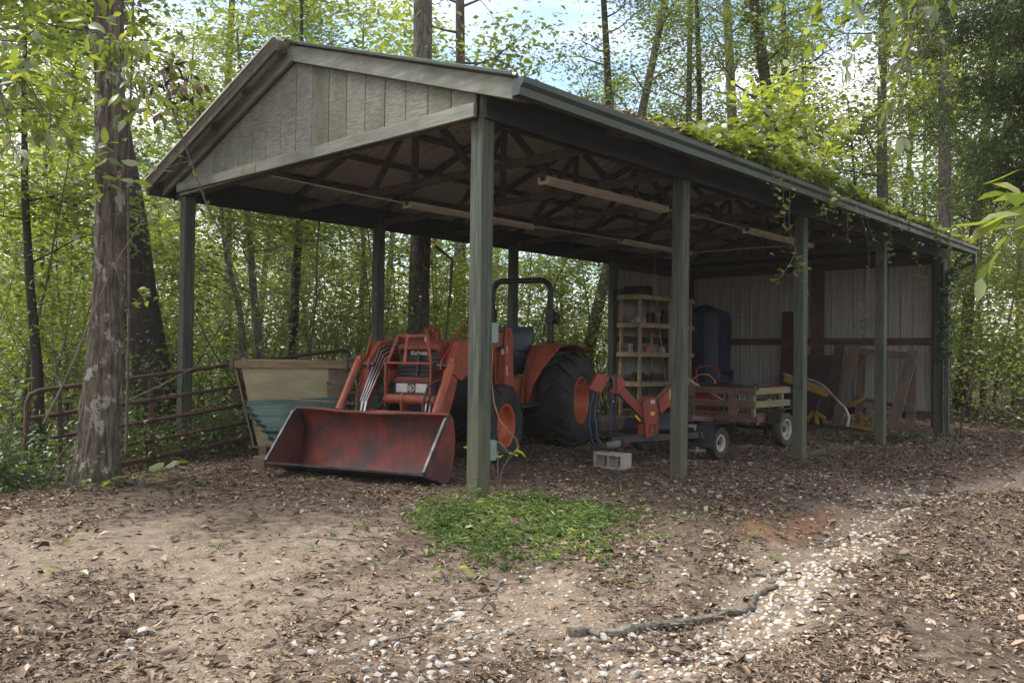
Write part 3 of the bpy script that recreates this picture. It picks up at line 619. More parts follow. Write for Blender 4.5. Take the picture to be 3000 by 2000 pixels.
# rear fenders, seat, steering, roll bar
for s_ in (-1, 1):
    fn = empty('fender', (0, 0, 0), parent=TR)
    arc = [(3.02, .62, .50, .55), (3.08, .90, .48, .60), (3.16, 1.10, .46, .68), (3.28, 1.30, .45, .80), (3.40, 1.42, .45, .86), (3.6, 1.46, .45, .88), (3.9, 1.475, .45, .88), (4.2, 1.46, .45, .88), (4.42, 1.41, .45, .88), (4.46, 1.36, .45, .88)]
    MB().sheet([[T(b, s_ * (li_ + (lo - li_) * q), z + (.0 if q < .9 else -.02)) for q in (0, .5, .92, 1)] for b, z, li_, lo in arc]).build('cover', m_or, fn, smooth=True, solid=.008)
    MB().prism([(b, z) for b, z, _, _ in arc] + [(4.3, 1.0), (3.5, .62)], lambda a, b, t: T(a, t, b), s_ * .445 - .006, s_ * .445 + .006).build('inner_panel', m_or, fn)
    MB().bar(T(3.45, s_ * .60, 1.48), T(3.75, s_ * .60, 1.485), .03, .02).build('grab_rail', m_blk, fn)
st = empty('seat', (0, 0, 0), parent=TR)
MB().sheet([[T(b + .04 * abs(q) ** 2 * 3, q * hw, z) for q in (-1, -.7, 0, .7, 1)] for b, z, hw in ((3.62, 1.12, .24), (3.66, 1.35, .26), (3.72, 1.55, .28), (3.75, 1.70, .27))]).build('back_cushion', m_seat, st, smooth=True, solid=.07)
MB().box(3.15, 3.66, -.26, .26, 1.02, 1.14).build('base_cushion', m_plas, st, bevel=.04)
for s_ in (-1, 1): MB().box(3.25, 3.6, s_ * .27, s_ * .33, 1.33, 1.37).build('armrest', m_plas, st, bevel=.015); MB().bar(T(3.58, -s_ * .3, 1.1), T(3.55, -s_ * .3, 1.34), .03, .03).build('armrest_post', m_plas, st)
sw = empty('steering_wheel', T(2.98, 0, 1.55), parent=TR, rot=(0, R(-28), 0))
MB().tube([(.19 * math.cos(2 * math.pi * k / 28), .19 * math.sin(2 * math.pi * k / 28), 0) for k in range(29)], .013, 8, cap=False).build('ring', m_blk, sw, smooth=True)
sp = MB()
for k in range(3): sp.tube([(0, 0, -.02), (.19 * math.cos(2.1 * k), .19 * math.sin(2.1 * k), 0)], .009, 6)
sp.tube([(0, 0, -.35), (0, 0, 0)], .02, 8); sp.build('spokes', m_blk, sw)
rb = empty('roll_bar', (0, 0, 0), parent=TR)
def arcpts(cx, cz, r_, a0, a1, n=6): return [(cx + r_ * math.cos(a0 + (a1 - a0) * k / n), cz + r_ * math.sin(a0 + (a1 - a0) * k / n)) for k in range(n + 1)]
h_ = .47; rr_ = .17; zt = 2.40
pts = [(-h_, 1.92)] + arcpts(-h_ + rr_, zt - rr_, rr_, math.pi, math.pi / 2) + arcpts(h_ - rr_, zt - rr_, rr_, math.pi / 2, 0) + [(h_, 1.92)]
mb = MB(); pts3 = [T(4.05, a, b) for a, b in pts]
mb.tube(pts3, .043, 10).build('hoop', m_rops, rb, smooth=True)
for s_ in (-1, 1):
    MB().box(4.01, 4.09, -s_ * h_ - .038, -s_ * h_ + .038, 1.40, 1.93).build('post', m_rops, rb, bevel=.006)
    MB().box(3.98, 4.10, -s_ * h_ - .055, -s_ * h_ + .055, 1.76, 1.98).build('hinge', m_rops, rb, bevel=.012)
    MB().lathe([(0, 0), (.085, 0), (.09, .02), (.085, .05), (0, .055)], T(4.08, s_ * (h_ + .06), 1.84), (0, -s_, 0), 18).build('hinge', m_rops, rb, smooth=True)
    MB().box(3.95, 4.12, -s_ * h_ - .07, -s_ * h_ + .07, 1.44, 1.47).build('foot_plate', m_rops, rb)
# exhaust guard loop and rail over the hood
MB().tube([T(1.55, -.18, 1.45), T(1.55, -.18, 1.58), T(1.62, -.18, 1.63), T(1.74, -.18, 1.63), T(1.8, -.18, 1.58), T(1.8, -.18, 1.46)], .011, 8).build('guard_loop', m_or, TR, smooth=True)
MB().tube([T(1.95, .0, 1.48), T(2.08, .0, 1.62), T(2.5, .0, 1.66), T(2.9, .0, 1.66)], .02, 10).build('handrail', m_or, TR, smooth=True)
# ---------------------------------------------------------------- rusty tube gate
m_rust = MAT('rusty_brown_pipe', (.075, .042, .032), (.045, .027, .022), 9, .8, c3=(.15, .07, .04), s3=5, t3=(.5, .7), bump=.1)
G0 = Vector((-1.85, 5.08, 0)); gt = empty('tube_gate', (-1.85, 5.08, -.3), label='long rusty tube gate leaning beside the big tree trunk', cat='gate')
def GP(t, h): return Vector((t, t * .012, .30 + (-.24 + t * .123) + h))
LG = 4.2
for k, h in enumerate((1.06, .77, .52, .285, .08)):
    if k == 0: pts = [GP(0, .06), GP(0, .93), GP(.03, 1.02), GP(.12, 1.06), GP(2, 1.06), GP(LG - .12, 1.06), GP(LG - .03, 1.02), GP(LG, .93), GP(LG, .06)]
    else: pts = [GP(.02, h), GP(LG - .02, h)]
    MB().tube(pts, .024, 10).build('rail', m_rust, gt, smooth=True)
MB().tube([GP(0, .06), GP(LG, .06)], .022, 10).build('rail', m_rust, gt, smooth=True)
for t in (.36, 1.36, 2.8): MB().bar(GP(t, -.02), GP(t - .04, 1.08), .045, .02, (0, 1, 0)).build('upright', m_rust, gt)
MB().bar(GP(.0, .2), GP(.05, -.06), .05, .02, (0, 1, 0)).build('hinge', m_rust, gt)

# ---------------------------------------------------------------- wooden feed bin with fibreglass front
m_ply = MAT('weathered_plywood', (.20, .155, .105), (.13, .10, .068), 8, .8, stretch=(.4, 1, 3), bump=.15, c3=(.09, .07, .05), s3=2, t3=(.55, .75))
m_pine = MAT('yellowed_pine', (.24, .18, .095), (.165, .12, .062), 8, .75, stretch=(.3, 2, 3), bump=.15, c3=(.13, .10, .06), s3=3, t3=(.6, .75))
m_plyd = MAT('dark_brown_timber', (.11, .08, .05), (.07, .05, .033), 9, .85, stretch=(.3, 2, 3), bump=.2)  # darker brown than the plywood and pine
m_gwood = MAT('grey_old_board', (.13, .12, .105), (.085, .08, .07), 10, .85, stretch=(1, 1, 1), bump=.2)
m_fib = MAT('yellowed_fibreglass', (.36, .315, .19), (.27, .235, .14), 3, .55, stretch=(.6, 1, 2), c3=(.14, .10, .055), s3=7, t3=(.64, .74), stretch3=(1, 1, 3))
ang = math.atan2(-.518, .855); bn = empty('feed_bin', (.16, 4.35, -.02), ang, label='tapered wooden feed bin with yellowed ribbed front panel behind the bucket', cat='feed bin')
bl = 1.34; bt, bb = 1.21, .16
def BP(x, y, z): return (x, y, z)
rows = []
for k in range(61):
    q = k / 60; z = bt - .09 - q * (bt - .09 - bb); ins = .22 * (bt - z) / (bt - bb); yy = .13 * (bt - z) / (bt - bb) + (.0016 if k % 2 else 0)
    xr = bl - .30 + (.03 if z > .95 else 0) + .10 * (bt - z); rows.append([BP(.05 + ins, yy, z), BP((.05 + xr) / 2, yy, z), BP(xr, yy, z)])
MB().sheet(rows).build('front_panel', m_fib, bn, solid=.006)
MB().add([BP(bl - .36, .022, bt - .09), BP(bl - .02, .022, bt - .09), BP(bl - .30, .148, bb), BP(bl - .36, .148, bb)], [(0, 1, 2, 3)]).build('plywood_panel', m_ply, bn, solid=.012)
MB().box(-.02, bl + .03, -.03, .012, bt - .10, bt).build('top_rail', m_pine, bn, bevel=.004); MB().box(-.0, bl + .02, .60, .64, bt - .10, bt).build('top_rail', m_ply, bn)
for x_, s_ in ((0, 1), (bl, -1)):
    i_ = .22 * s_
    MB().add([(x_, 0, bt - .1), (x_, .60, bt - .1), (x_ + i_, .46, bb), (x_ + i_, .14, bb)], [(0, 1, 2, 3)]).build('end_panel', m_pine if s_ > 0 else m_ply, bn, solid=.02)
    MB().box(x_ - .06, x_ - .022, -.06, .66, bt - .12, bt + .025).build('end_rail', m_gwood, bn, bevel=.004)
    MB().box(x_ - .02, x_ + .06, -.045, .02, bt - .0, bt + .03).build('end_rail', m_gwood, bn)
MB().add([(.05, .60, bt - .1), (bl - .05, .60, bt - .1), (bl - .24, .46, bb), (.24, .46, bb)], [(0, 1, 2, 3)]).build('back_panel', m_ply, bn, solid=.015)
MB().box(.2, bl - .2, .13, .47, bb - .02, bb).build('floor', m_ply, bn)
for x_ in (.28, bl - .32): MB().box(x_, x_ + .09, .12, .5, -.02, bb - .021).build('skid', m_pine, bn)

# stacked green roofing sheets in front of the bin
m_gm = MAT('teal_painted_tin', (.036, .075, .066), (.026, .056, .05), 4, .5, c3=(.14, .145, .13), s3=2.6, t3=(.58, .72), stretch3=(1, 1, 2))
m_gmd = MAT('dark_teal_tin', (.024, .052, .047), (.018, .038, .035), 4, .55)
def tin(name, A, B, C, D, mt, label, n=22, rag=0):
    """a ribbed sheet spanned by corners A (top left) B (top right) C (bottom right) D (bottom left)"""
    A, B, C, D = map(V3, (A, B, C, D)); nrm = (B - A).cross(D - A).normalized(); rows = []
    for i in range(n + 1):
        v = i / n; hh = .017 if i % 7 in (1, 2) else (.004 if i % 7 in (4, 5) else 0)
        a_ = A.lerp(D, v); b_ = B.lerp(C, v); rg = rag * (random.uniform(-1, 1) * .6 + math.sin(i * 1.9))
        rows.append([a_.lerp(b_, u + (rg if u == 0 else 0)) + nrm * hh for u in (0, .3, .6, 1)])
    return tag(MB().sheet(rows).build(name, mt, solid=.002), label, 'roofing sheet', 'green roofing sheets by the bucket')
tin('roofing_sheet', (-.03, 3.74, .73), (.98, 3.25, .77), (.68, 2.98, .40), (.02, 3.2, .33), m_gm, 'topmost teal roofing sheet sloping down towards the red bucket', rag=.03)
tin('roofing_sheet', (-.06, 3.78, .67), (.92, 3.30, .69), (.62, 3.02, .28), (.10, 3.18, .20), m_gmd, 'lowest dark teal roofing sheet hanging below the others by bucket', rag=.04)
tin('roofing_sheet', (-.035, 3.70, .70), (.30, 3.48, .72), (.42, 3.0, .42), (.0, 3.28, .44), m_gm, 'small bent teal roofing sheet with ragged edge in the pile', 16, rag=.05)
tag(MB().bar((.17, 3.36, .765), (.95, 3.0, .70), .12, .022, (0, 0, 1)).build('loose_board', m_gwood, bevel=.003), 'grey splintered board lying on the teal roofing sheets', 'board')
tag(MB().box(-.30, .35, -.12, .12, -.07, .07).build('timber_block', m_plyd, bevel=.006), 'short chunk of dark timber under the teal sheets', 'timber').location = (.28, 3.45, .06)

# ---------------------------------------------------------------- rotary mower deck behind the tractor
m_deck = MAT('rust_brown_steel', (.10, .06, .048), (.07, .042, .035), 5, .7, c3=(.22, .19, .165), s3=2.5, t3=(.45, .7))
m_decktop = MAT('dusty_weathered_deck', (.27, .24, .21), (.19, .165, .145), 4, .8, c3=(.12, .075, .055), s3=3, t3=(.55, .75))
mo = empty('mower_deck', (.475 + 5.26 - .02, 2.157 + 1.95 - .2, -.05), R(20), label='low rusty mower deck parked behind the rear tractor wheel', cat='mower')
MB().box(-.75, .75, -.9, .7, .30, .325).build('deck_top', m_decktop, mo); MB().box(-.76, .76, -.91, -.895, .08, .33).build('side_skirt', m_deck, mo); MB().box(-.76, .76, .695, .71, .08, .33).build('side_skirt', m_deck, mo)
MB().box(-.765, -.75, -.895, .695, .10, .33).build('front_skirt', m_deck, mo); MB().box(-.75, -.65, -.9, .7, .326, .40).build('front_beam', m_deck, mo, bevel=.01)
MB().box(.0, .3, -.25, .05, .326, .48).build('gearbox', m_blk, mo, bevel=.02)
for y_ in (-.6, .4): MB().bar((-.7, y_, .38), (.1, -.1, .62), .05, .03).build('brace', m_deck, mo)

# ---------------------------------------------------------------- wooden shelves with clutter
m_shelf = MAT('rough_shelf_pine', (.36, .27, .175), (.25, .18, .115), 9, .8, stretch=(1, 1, 1), bump=.15, c3=(.15, .10, .065), s3=3, t3=(.58, .75))
sh = empty('shelf_rack', (9.1, 4.76, float(gz(9.8, 4.9))), label='tall rough timber shelf rack standing in the far corner bay', cat='shelf rack')
SX, SY = 2.02, .50; g0 = -sh.location.z
zs = [g0 + z for z in (.71, 1.315, 1.915, 2.49)]
for x_ in (0, SX - .09, SX / 2 + .1):
    for y_ in (0, SY - .04): MB().box(x_ + .002, x_ + .088, y_ + .002, y_ + .038, -.02, zs[3] + .002).build('upright', m_shelf, sh, bevel=.003)
for z in zs:
    MB().box(-.03, SX + .03, -.04, -.0005, z - .045, z + .045).build('front_rail', m_shelf, sh, bevel=.003); MB().box(-.03, SX + .03, SY, SY + .038, z - .045, z + .045).build('back_rail', m_shelf, sh)
    MB().box(-.04, -.0005, -.045, SY + .04, z - .045, z + .045).build('end_rail', m_shelf, sh, bevel=.003); MB().box(SX + .0005, SX + .04, -.03, SY + .02, z - .045, z + .045).build('end_rail', m_shelf, sh)
    for k in range(4): MB().box(.0, SX, .006 + k * .124, .006 + k * .124 + .118, z + .046, z + .062).build('shelf_plank', m_ply, sh)
# things on the shelves
def can(p, r, h, mt, label, nm='tin_can', cat='can'):
    o = empty(nm, p, label=label, cat=cat); MB().tube([(0, 0, 0), (0, 0, h)], r, 14).build('body', mt, o, smooth=True); MB().tube([(0, 0, h + .0005), (0, 0, h + .012)], r * 1.03, 14).build('lid', m_wear, o, smooth=True); return o
def jug(p, w_, h, mt, label, rz=.3):
    o = empty('plastic_jug', p, rz, label=label, cat='jug'); MB().prism([(-w_, 0), (w_, 0), (w_, h * .66), (w_ * .35, h * .85), (-w_ * .35, h * .85), (-w_, h * .66)], lambda a, b, t: (a, t, b), -w_ * .6, w_ * .6).build('body', mt, o, bevel=.012); MB().tube([(0, 0, h * .85), (0, 0, h)], w_ * .26, 10).build('cap', m_or, o); return o
def carton(p, sx, sy, sz, mt, label, rz=0, nm='carton', cat='box'):
    o = empty(nm, p, rz, label=label, cat=cat); MB().box(-sx / 2, sx / 2, -sy / 2, sy / 2, 0, sz).build('body', mt, o, bevel=.004)
    MB().box(-sx / 2 + .004, sx / 2 - .004, -sy / 2 - .003, -.002, sz + .0005, sz + .004).build('flap', mt, o); MB().box(-sx / 2 + .004, sx / 2 - .004, .002, sy / 2 + .003, sz + .0005, sz + .005).build('flap', mt, o); return o
m_white = MAT('dirty_white', (.38, .36, .32), (.24, .22, .19), 8, .6); m_tan = MAT('faded_card', (.35, .27, .18), (.26, .20, .135), 8, .85)
m_redp = MAT('faded_red_paint', (.30, .035, .03), (.22, .03, .025), 5, .5); m_blu = MAT('faded_blue_plastic', (.05, .10, .22), (.04, .08, .16), 5, .5); m_oj = MAT('bright_orange_plastic', (.55, .16, .03), None, 5, .5)
sx0, sy0 = 9.1, 4.70; zz = [.71 + .064, 1.315 + .064, 1.915 + .064, 2.49 + .064]
can((sx0 + .08, sy0 + .32, zz[1]), .045, .16, m_white, 'white tin can at the open end of the second shelf')
carton((sx0 + .92, sy0 + .12, zz[1]), .11, .08, .10, m_white, 'small white carton at the front of the second shelf')
can((sx0 + .30, sy0 + .2, zz[1]), .035, .14, m_blu, 'narrow blue spray can on the second shelf', 'spray_can'); can((sx0 + .50, sy0 + .22, zz[1]), .06, .08, m_oj, 'short orange tin on the second shelf')
carton((sx0 + .72, sy0 + .3, zz[1]), .2, .14, .12, m_tan, 'brown card box in the middle of the second shelf'); jug((sx0 + 1.15, sy0 + .3, zz[1]), .07, .24, m_plas, 'black plastic jug standing on the second shelf')
can((sx0 + .38, sy0 + .42, zz[1]), .05, .2, m_plas, 'dark can at the back of the second shelf')
carton((sx0 + .35, sy0 + .30, zz[2]), .24, .2, .15, m_tan, 'crumpled brown carton on the third shelf', .3); jug((sx0 + .75, sy0 + .34, zz[2]), .08, .26, m_plas, 'dark jug on the third shelf beside the round pulley')
can((sx0 + 1.05, sy0 + .35, zz[2]), .08, .24, m_plas, 'fat dark can on the third shelf behind the rope'); can((sx0 + 1.25, sy0 + .3, zz[2]), .06, .3, m_blk, 'tall black can on the third shelf near the post')
for k, (x_, y_, h) in enumerate(((.15, .3, .12), (.4, .35, .16), (.68, .3, .1), (.95, .3, .15), (1.2, .35, .12))):
    carton((sx0 + x_, sy0 + y_, zz[0]), .2, .22, h, (m_blk, m_plas, m_rust, m_plas, m_blk)[k], ('flat black parts box at the open end of lowest shelf', 'dark grey parts box second along the lowest shelf', 'rusty parts tray midway along the lowest shelf', 'tall grey parts box fourth along the lowest shelf', 'black parts box on lowest shelf close to the post')[k], .2 * k, 'parts_box')
rg = []
for i in range(9): rg.append([(-.16 + .04 * i, -.07 + .035 * j, .05 + .04 * math.sin(i * 1.3 + j) + .03 * math.cos(j * 2.1)) for j in range(6)])
tag(MB().sheet(rg).build('rag', m_white, smooth=True, solid=.006), 'crumpled pale rag hanging over end of third shelf', 'rag').location = (sx0 + .02, sy0 + .08, zz[2] - .02)
sp_ = empty('spare_tyre', (9.46, 5.05, zz[3] + .09), label='spare car tyre lying flat on top of the shelf rack', cat='tyre')
w_ = wheel(sp_, (0, 0, 0), (0, .001, 1), .30, .175, .185, 30, m_rub, m_blk, m_blk, depth=.06, chev=.05, lug_h=.008)
# rope from the trusses
tag(MB().tube([(7.55, 3.4, 3.26), (7.62, 3.4, 2.7), (7.75, 3.42, 1.98), (7.9, 3.43, 1.4), (8.03, 3.43, .86)], .006, 6).build('rope', MAT('tan_rope', (.30, .22, .14)), smooth=True), 'thin tan rope hanging down in front of the shelves', 'rope')
rl = empty('rope_pulley', (7.735, 3.42, 2.03), label='small round pulley on the rope in front of shelves', cat='pulley'); MB().lathe([(0, -.02), (.05, -.02), (.055, -.012), (.042, 0), (.055, .012), (.05, .02), (0, .02)], (0, 0, 0), (.7, .7, 0), 18).build('sheave', m_gwood, rl, smooth=True); MB().bar((0, 0, -.06), (0, 0, .08), .012, .03).build('strap', m_rust, rl)
# ---------------------------------------------------------------- tall thing under a blue tarp
m_tarp = MAT('faded_blue_tarp', (.011, .022, .05), (.008, .016, .034), 2.5, .55, bump=.25, c3=(.06, .06, .062), s3=1.5, t3=(.6, .75), stretch3=(2, 2, .4))
tp = []
for i in range(13):
    z = i / 12; row = []
    for j in range(33):
        t = 2 * math.pi * j / 32; c_, s_ = math.cos(t), math.sin(t); sq = (abs(c_) ** 4 + abs(s_) ** 4) ** -.25
        q = 1 - max(0, z - .82) ** 2 * 9 if z < .99 else .0
        fold = 1 + .035 * math.sin(t * 9 + z * 3) * (1 - z * .6) + .02 * math.sin(t * 17)
        row.append((c_ * sq * .42 * q * fold, s_ * sq * .48 * q * fold, z ** .9 * 2.52))
    tp.append(row)
o = MB().sheet(tp).build('tarp', m_tarp, smooth=True, solid=.004); o.location = (11.62, 4.72, -.05); tag(o, 'tall bundle under a dark blue tarp against the back wall', 'tarp')
# ---------------------------------------------------------------- wood chipper on its little trailer
m_chip = MAT('red_chipper_paint', (.24, .04, .026), (.17, .03, .022), 4, .45, c3=(.10, .045, .035), s3=4, t3=(.6, .78))
m_chain = MAT('rusty_chain', (.09, .055, .04), (.05, .034, .028), 10, .8)
m_yel = MAT('yellow_sticker', (.55, .40, .03), (.45, .33, .03), 20, .5)
ch = empty('wood_chipper', (3.80, .98, 0), math.atan2(-.7236, .6902), label='red wood chipper with angled chutes on a small black trailer', cat='wood chipper')
def CP(px, py): return ((px - 1890) / 238.1, (1350.6 - py) / 238.1)
def cpoly(pts): return [CP(*p) for p in pts]
fnc = lambda a, b, t: (a, t, b)
fc = empty('feed_chute', (0, 0, 0), parent=ch)
MB().prism(cpoly([(1718, 1138), (1744, 1092), (1781, 1104), (1754, 1152)]), fnc, -.2, .12).build('mouth', m_chip, fc, bevel=.006)
MB().prism(cpoly([(1783, 1103), (1800, 1097), (1814, 1103), (1823, 1116), (1824, 1130), (1806, 1152), (1790, 1154), (1778, 1146), (1792, 1130)]), fnc, -.17, .14).build('elbow', m_chip, fc, bevel=.006)
MB().prism(cpoly([(1803, 1150), (1822, 1131), (1886, 1203), (1886, 1234)]), fnc, -.15, .12).build('tube', m_chip, fc, bevel=.006)
MB().prism(cpoly([(1857, 1212), (1872, 1228), (1867, 1231), (1853, 1216)]), fnc, -.153, -.151).build('sticker', m_yel, fc)
hs = empty('housing', (0, 0, 0), parent=ch)
MB().prism(cpoly([(1873, 1178), (1884, 1164), (1905, 1160), (1912, 1166), (1921, 1215), (1921, 1262), (1884, 1279)]), fnc, -.22, -.19).build('front_plate', m_chip, hs, bevel=.006)
MB().prism(cpoly([(1873, 1178), (1884, 1164), (1905, 1160), (1912, 1166), (1928, 1212), (1928, 1262), (1884, 1279)]), fnc, .14, .17).build('back_plate', m_chip, hs, bevel=.006)
MB().prism(cpoly([(1890, 1180), (1908, 1175), (1917, 1215), (1917, 1258), (1893, 1268)]), fnc, -.188, .138).build('drum', m_blk, hs)
MB().prism(cpoly([(1866, 1240), (1886, 1240), (1886, 1278), (1866, 1272)]), fnc, -.1, .1).build('side_box', m_chip, hs)
for (a, b), mt, s_ in (((1902, 1173), m_white, .05), ((1902, 1207), m_yel, .045)):
    x_, z_ = CP(a, b); MB().box(x_ - s_ * .5, x_ + s_ * .5, -.2235, -.2205, z_ - s_ * .45, z_ + s_ * .45).build('sticker', mt, hs)
x_, z_ = CP(1901, 1253)
for q in range(2): MB().bar((x_ - .05, -.222, z_ - .04 + q * .09), (x_ + .05, -.222, z_ - .03 + q * .09), .004, .012).build('printed_mark', m_blk, hs)
MB().bar((x_ - .04, -.222, z_ - .03), (x_ - .02, -.222, z_ + .05), .004, .014).build('printed_mark', m_blk, hs); MB().bar((x_ + .03, -.222, z_ - .02), (x_ + .035, -.222, z_ + .06), .004, .014).build('printed_mark', m_blk, hs)
MB().prism(cpoly([(1922, 1170), (1962, 1128), (1992, 1112), (1995, 1188), (1950, 1190), (1928, 1212)]), fnc, -.15, .2).build('discharge_hood', m_chip, ch, bevel=.006)
a_, b_ = CP(1958, 1150); MB().box(a_ - .02, a_ + .03, -.154, -.1505, b_ - .07, b_ + .06).build('sticker', m_yel, ch)
fr = empty('frame', (0, 0, 0), parent=ch)
def tw(p): # world point -> chipper local
    d = V3(p) - Vector((3.80, .98, 0)); return Vector((d.x * .6902 - d.y * .7236, d.x * .7236 + d.y * .6902, d.z))
MB().bar(tw((3.15, 1.02, .30)), tw((4.55, .70, .30)), .06, .08).build('beam', m_blk, fr, bevel=.005); MB().bar(tw((3.45, 1.35, .34)), tw((4.7, 1.32, .33)), .05, .06).build('beam', m_blk, fr)
MB().bar(tw((3.43, 1.0, .33)), tw((3.45, 1.38, .34)), .05, .05).build('beam', m_blk, fr); MB().bar(tw((4.6, .66, .31)), tw((4.75, 1.36, .31)), .05, .06).build('beam', m_blk, fr)
MB().bar(tw((4.6, .70, .28)), tw((5.15, .85, .22)), .05, .06).build('beam', m_blk, fr); MB().bar(tw((5.12, .70, .16)), tw((5.14, 1.95, .16)), .05, .05).build('axle', m_blk, fr)
MB().bar(tw((3.5, .942 - .03, .30)), tw((3.78, .877 - .03, .30)), .003, .055).build('sticker', m_yel, fr)
MB().tube([tw((3.10, 1.05, .235)), tw((3.18, 1.0, .25)), tw((3.27, .99, .26))], [.04, .05, .045], 12).build('hitch_coupler', m_gwood, fr, smooth=True); MB().bar(tw((3.10, 1.07, .22)), tw((3.03, 1.15, .34)), .03, .03).build('hitch_jaw', m_blk, fr)
for k in range(5): MB().tube([tw((3.29 + .022 * k, .985 + .06 * math.cos(2 * math.pi * q / 12), .27 + .06 * math.sin(2 * math.pi * q / 12))) for q in range(13)], .008, 6, cap=False).build('wire_coil', m_chain, fr)
for y_, lb in ((.74, 0), (1.92, 0)):
    w_ = wheel(ch, tw((5.13, y_, .155)), tw((3.80, .98 + (-1 if y_ < 1 else 1), 0)), .215, .13, .115, 26, m_rub, m_white, m_rust, depth=.05, chev=.05, lug_h=.006, n=28)
    fd = empty('mudguard', (0, 0, 0), parent=ch)
    yo, yi = (y_ - .11, y_ + .13) if y_ < 1 else (y_ - .13, y_ + .11)
    MB().add([tw((4.84, yo, .30)), tw((4.90, yo, .42)), tw((5.36, yo, .42)), tw((5.42, yo, .30)), tw((4.84, yi, .30)), tw((4.90, yi, .42)), tw((5.36, yi, .42)), tw((5.42, yi, .30))], [(0, 1, 5, 4), (1, 2, 6, 5), (2, 3, 7, 6)]).build('panel', m_blk, fd, solid=.006)
    MB().add([tw((4.78, yi + .01, .12)), tw((4.84, yi + .01, .42)), tw((4.84, yo, .36)), tw((4.80, yo, .12))], [(0, 1, 2, 3)]).build('panel', m_plas, fd, solid=.006)
lp = empty('tail_lamp', tw((4.79, .99, .48)), parent=ch); MB().box(-.05, .05, -.04, .04, -.05, .05).build('body', m_blk, lp, bevel=.005); MB().box(.052, .065, -.035, .035, -.04, .04).build('lens', m_redp, lp, bevel=.004)
# engine mass behind the housing
MB().box(.15, .55, .1, .55, .36, .62).build('engine', m_plas, ch, bevel=.03); MB().box(.2, .45, .15, .45, .62, .74).build('air_filter', m_blk, ch, bevel=.03); MB().tube([(.1, .3, .5), (.16, .3, .5)], .13, 16).build('pull_starter', m_wear, ch, smooth=True)
# chains and blue lines hung over the feed chute
def chain(pts, label, n=None, r_=.016):
    pts = [V3(p) for p in pts]; e = empty('chain', pts[0], label=label, cat='chain'); ln = sum((b - a).length for a, b in zip(pts, pts[1:])); k = 0
    cum = 0; st_ = .042; tgt = 0; ringme = None
    for a, b in zip(pts, pts[1:]):
        L_ = (b - a).length
        while tgt <= cum + L_:
            p = a.lerp(b, (tgt - cum) / L_); d = (b - a).normalized()
            if ringme is None:
                mb = MB(); mb.tube([(.009 * math.cos(2 * math.pi * q / 10), 0, r_ * 1.6 * math.sin(2 * math.pi * q / 10)) for q in range(11)], .0042, 5, cap=False)
                o = mb.build('link', m_chain, e, smooth=True); ringme = o.data
            else: o = link('link', ringme, e)
            o.location = p - pts[0]; o.rotation_euler = (Vector((0, 0, 1)).rotation_difference(d).to_matrix() @ Matrix.Rotation(math.pi / 2 * (k % 2), 3, 'Z')).to_euler(); tgt += st_; k += 1
        cum += L_
def cw(px, py, d): # chipper-plane helper in world space
    a, b = CP(px, py); q = Matrix.Rotation(math.atan2(-.7236, .6902), 3, 'Z') @ Vector((a, d, b)); return q + Vector((3.80, .98, 0))
chain([cw(1749, 1152, -.21), cw(1750, 1190, -.21), cw(1749, 1233, -.2)], 'rusty chain hanging straight down from the chipper mouth')
chain([cw(1797, 1098, -.19), cw(1798, 1130, -.19), cw(1798, 1170, -.19), cw(1797, 1215, -.2)], 'rusty chain draped over the chipper elbow')
chain([cw(1918, 1165, -.24), cw(1919, 1215, -.24), cw(1918, 1275, -.24)], 'rusty chain hanging down the chipper housing')
m_bl = MAT('blue_air_line', (.022, .042, .12), (.016, .03, .08), 5, .45)
tag(MB().tube([cw(1752, 1093, -.1), cw(1775, 1092, -.2), cw(1787, 1110, -.24), cw(1788, 1150, -.24), cw(1783, 1200, -.25), cw(1782, 1272, -.2)], .009, 8).build('air_line', m_bl, smooth=True), 'blue line draped over the chipper elbow and hanging down', 'hose')
tag(MB().tube([cw(1733, 1150, -.24), cw(1722, 1190, -.26), cw(1720, 1240, -.28), cw(1728, 1285, -.3), cw(1740, 1302, -.3), cw(1748, 1295, -.3), cw(1741, 1260, -.28), cw(1736, 1215, -.25), cw(1741, 1165, -.22)], .008, 8).build('air_line', m_bl, smooth=True), 'loop of blue line hanging beside the rear tractor tyre', 'hose')
tag(MB().tube([cw(1787, 1180, -.22), cw(1795, 1215, -.2), cw(1803, 1250, -.1), cw(1800, 1270, -.05)], .007, 8).build('air_line', m_bl, smooth=True), 'short blue line curling under the chipper feed chute', 'hose')
# ---------------------------------------------------------------- concrete blocks
m_con = MAT('concrete_block_grey', (.36, .34, .285), (.27, .255, .215), 30, .95, bump=.4, c3=(.20, .20, .12), s3=4, t3=(.5, .7))
def block(loc, rz, label, stand=False):
    o = empty('concrete_block', loc, rz, label=label, cat='concrete block', group='concrete blocks'); a, b, c = .40, .20, .19
    MB().box(-b / 2, b / 2, -a / 2, a / 2, 0, .032).build('face_shell', m_con, o, bevel=.004); MB().box(-b / 2, b / 2, -a / 2, a / 2, c - .032, c).build('face_shell', m_con, o, bevel=.004)
    for y_ in (-a / 2 + .016, 0, a / 2 - .016): MB().box(-b / 2 + .002, b / 2 - .002, y_ - .016, y_ + .016, .0325, c - .0325).build('web', m_con, o)
    return o
block((3.16, 1.0, float(gz(3.1, 1)) - .01), R(4), 'concrete block lying under the chipper hitch')
block((5.78, 1.48, float(gz(5.8, 1.5)) - .01), R(60), 'lower concrete block under the wooden trailer tongue'); block((5.80, 1.46, float(gz(5.8, 1.5)) + .182), R(20), 'upper concrete block under the wooden trailer tongue')
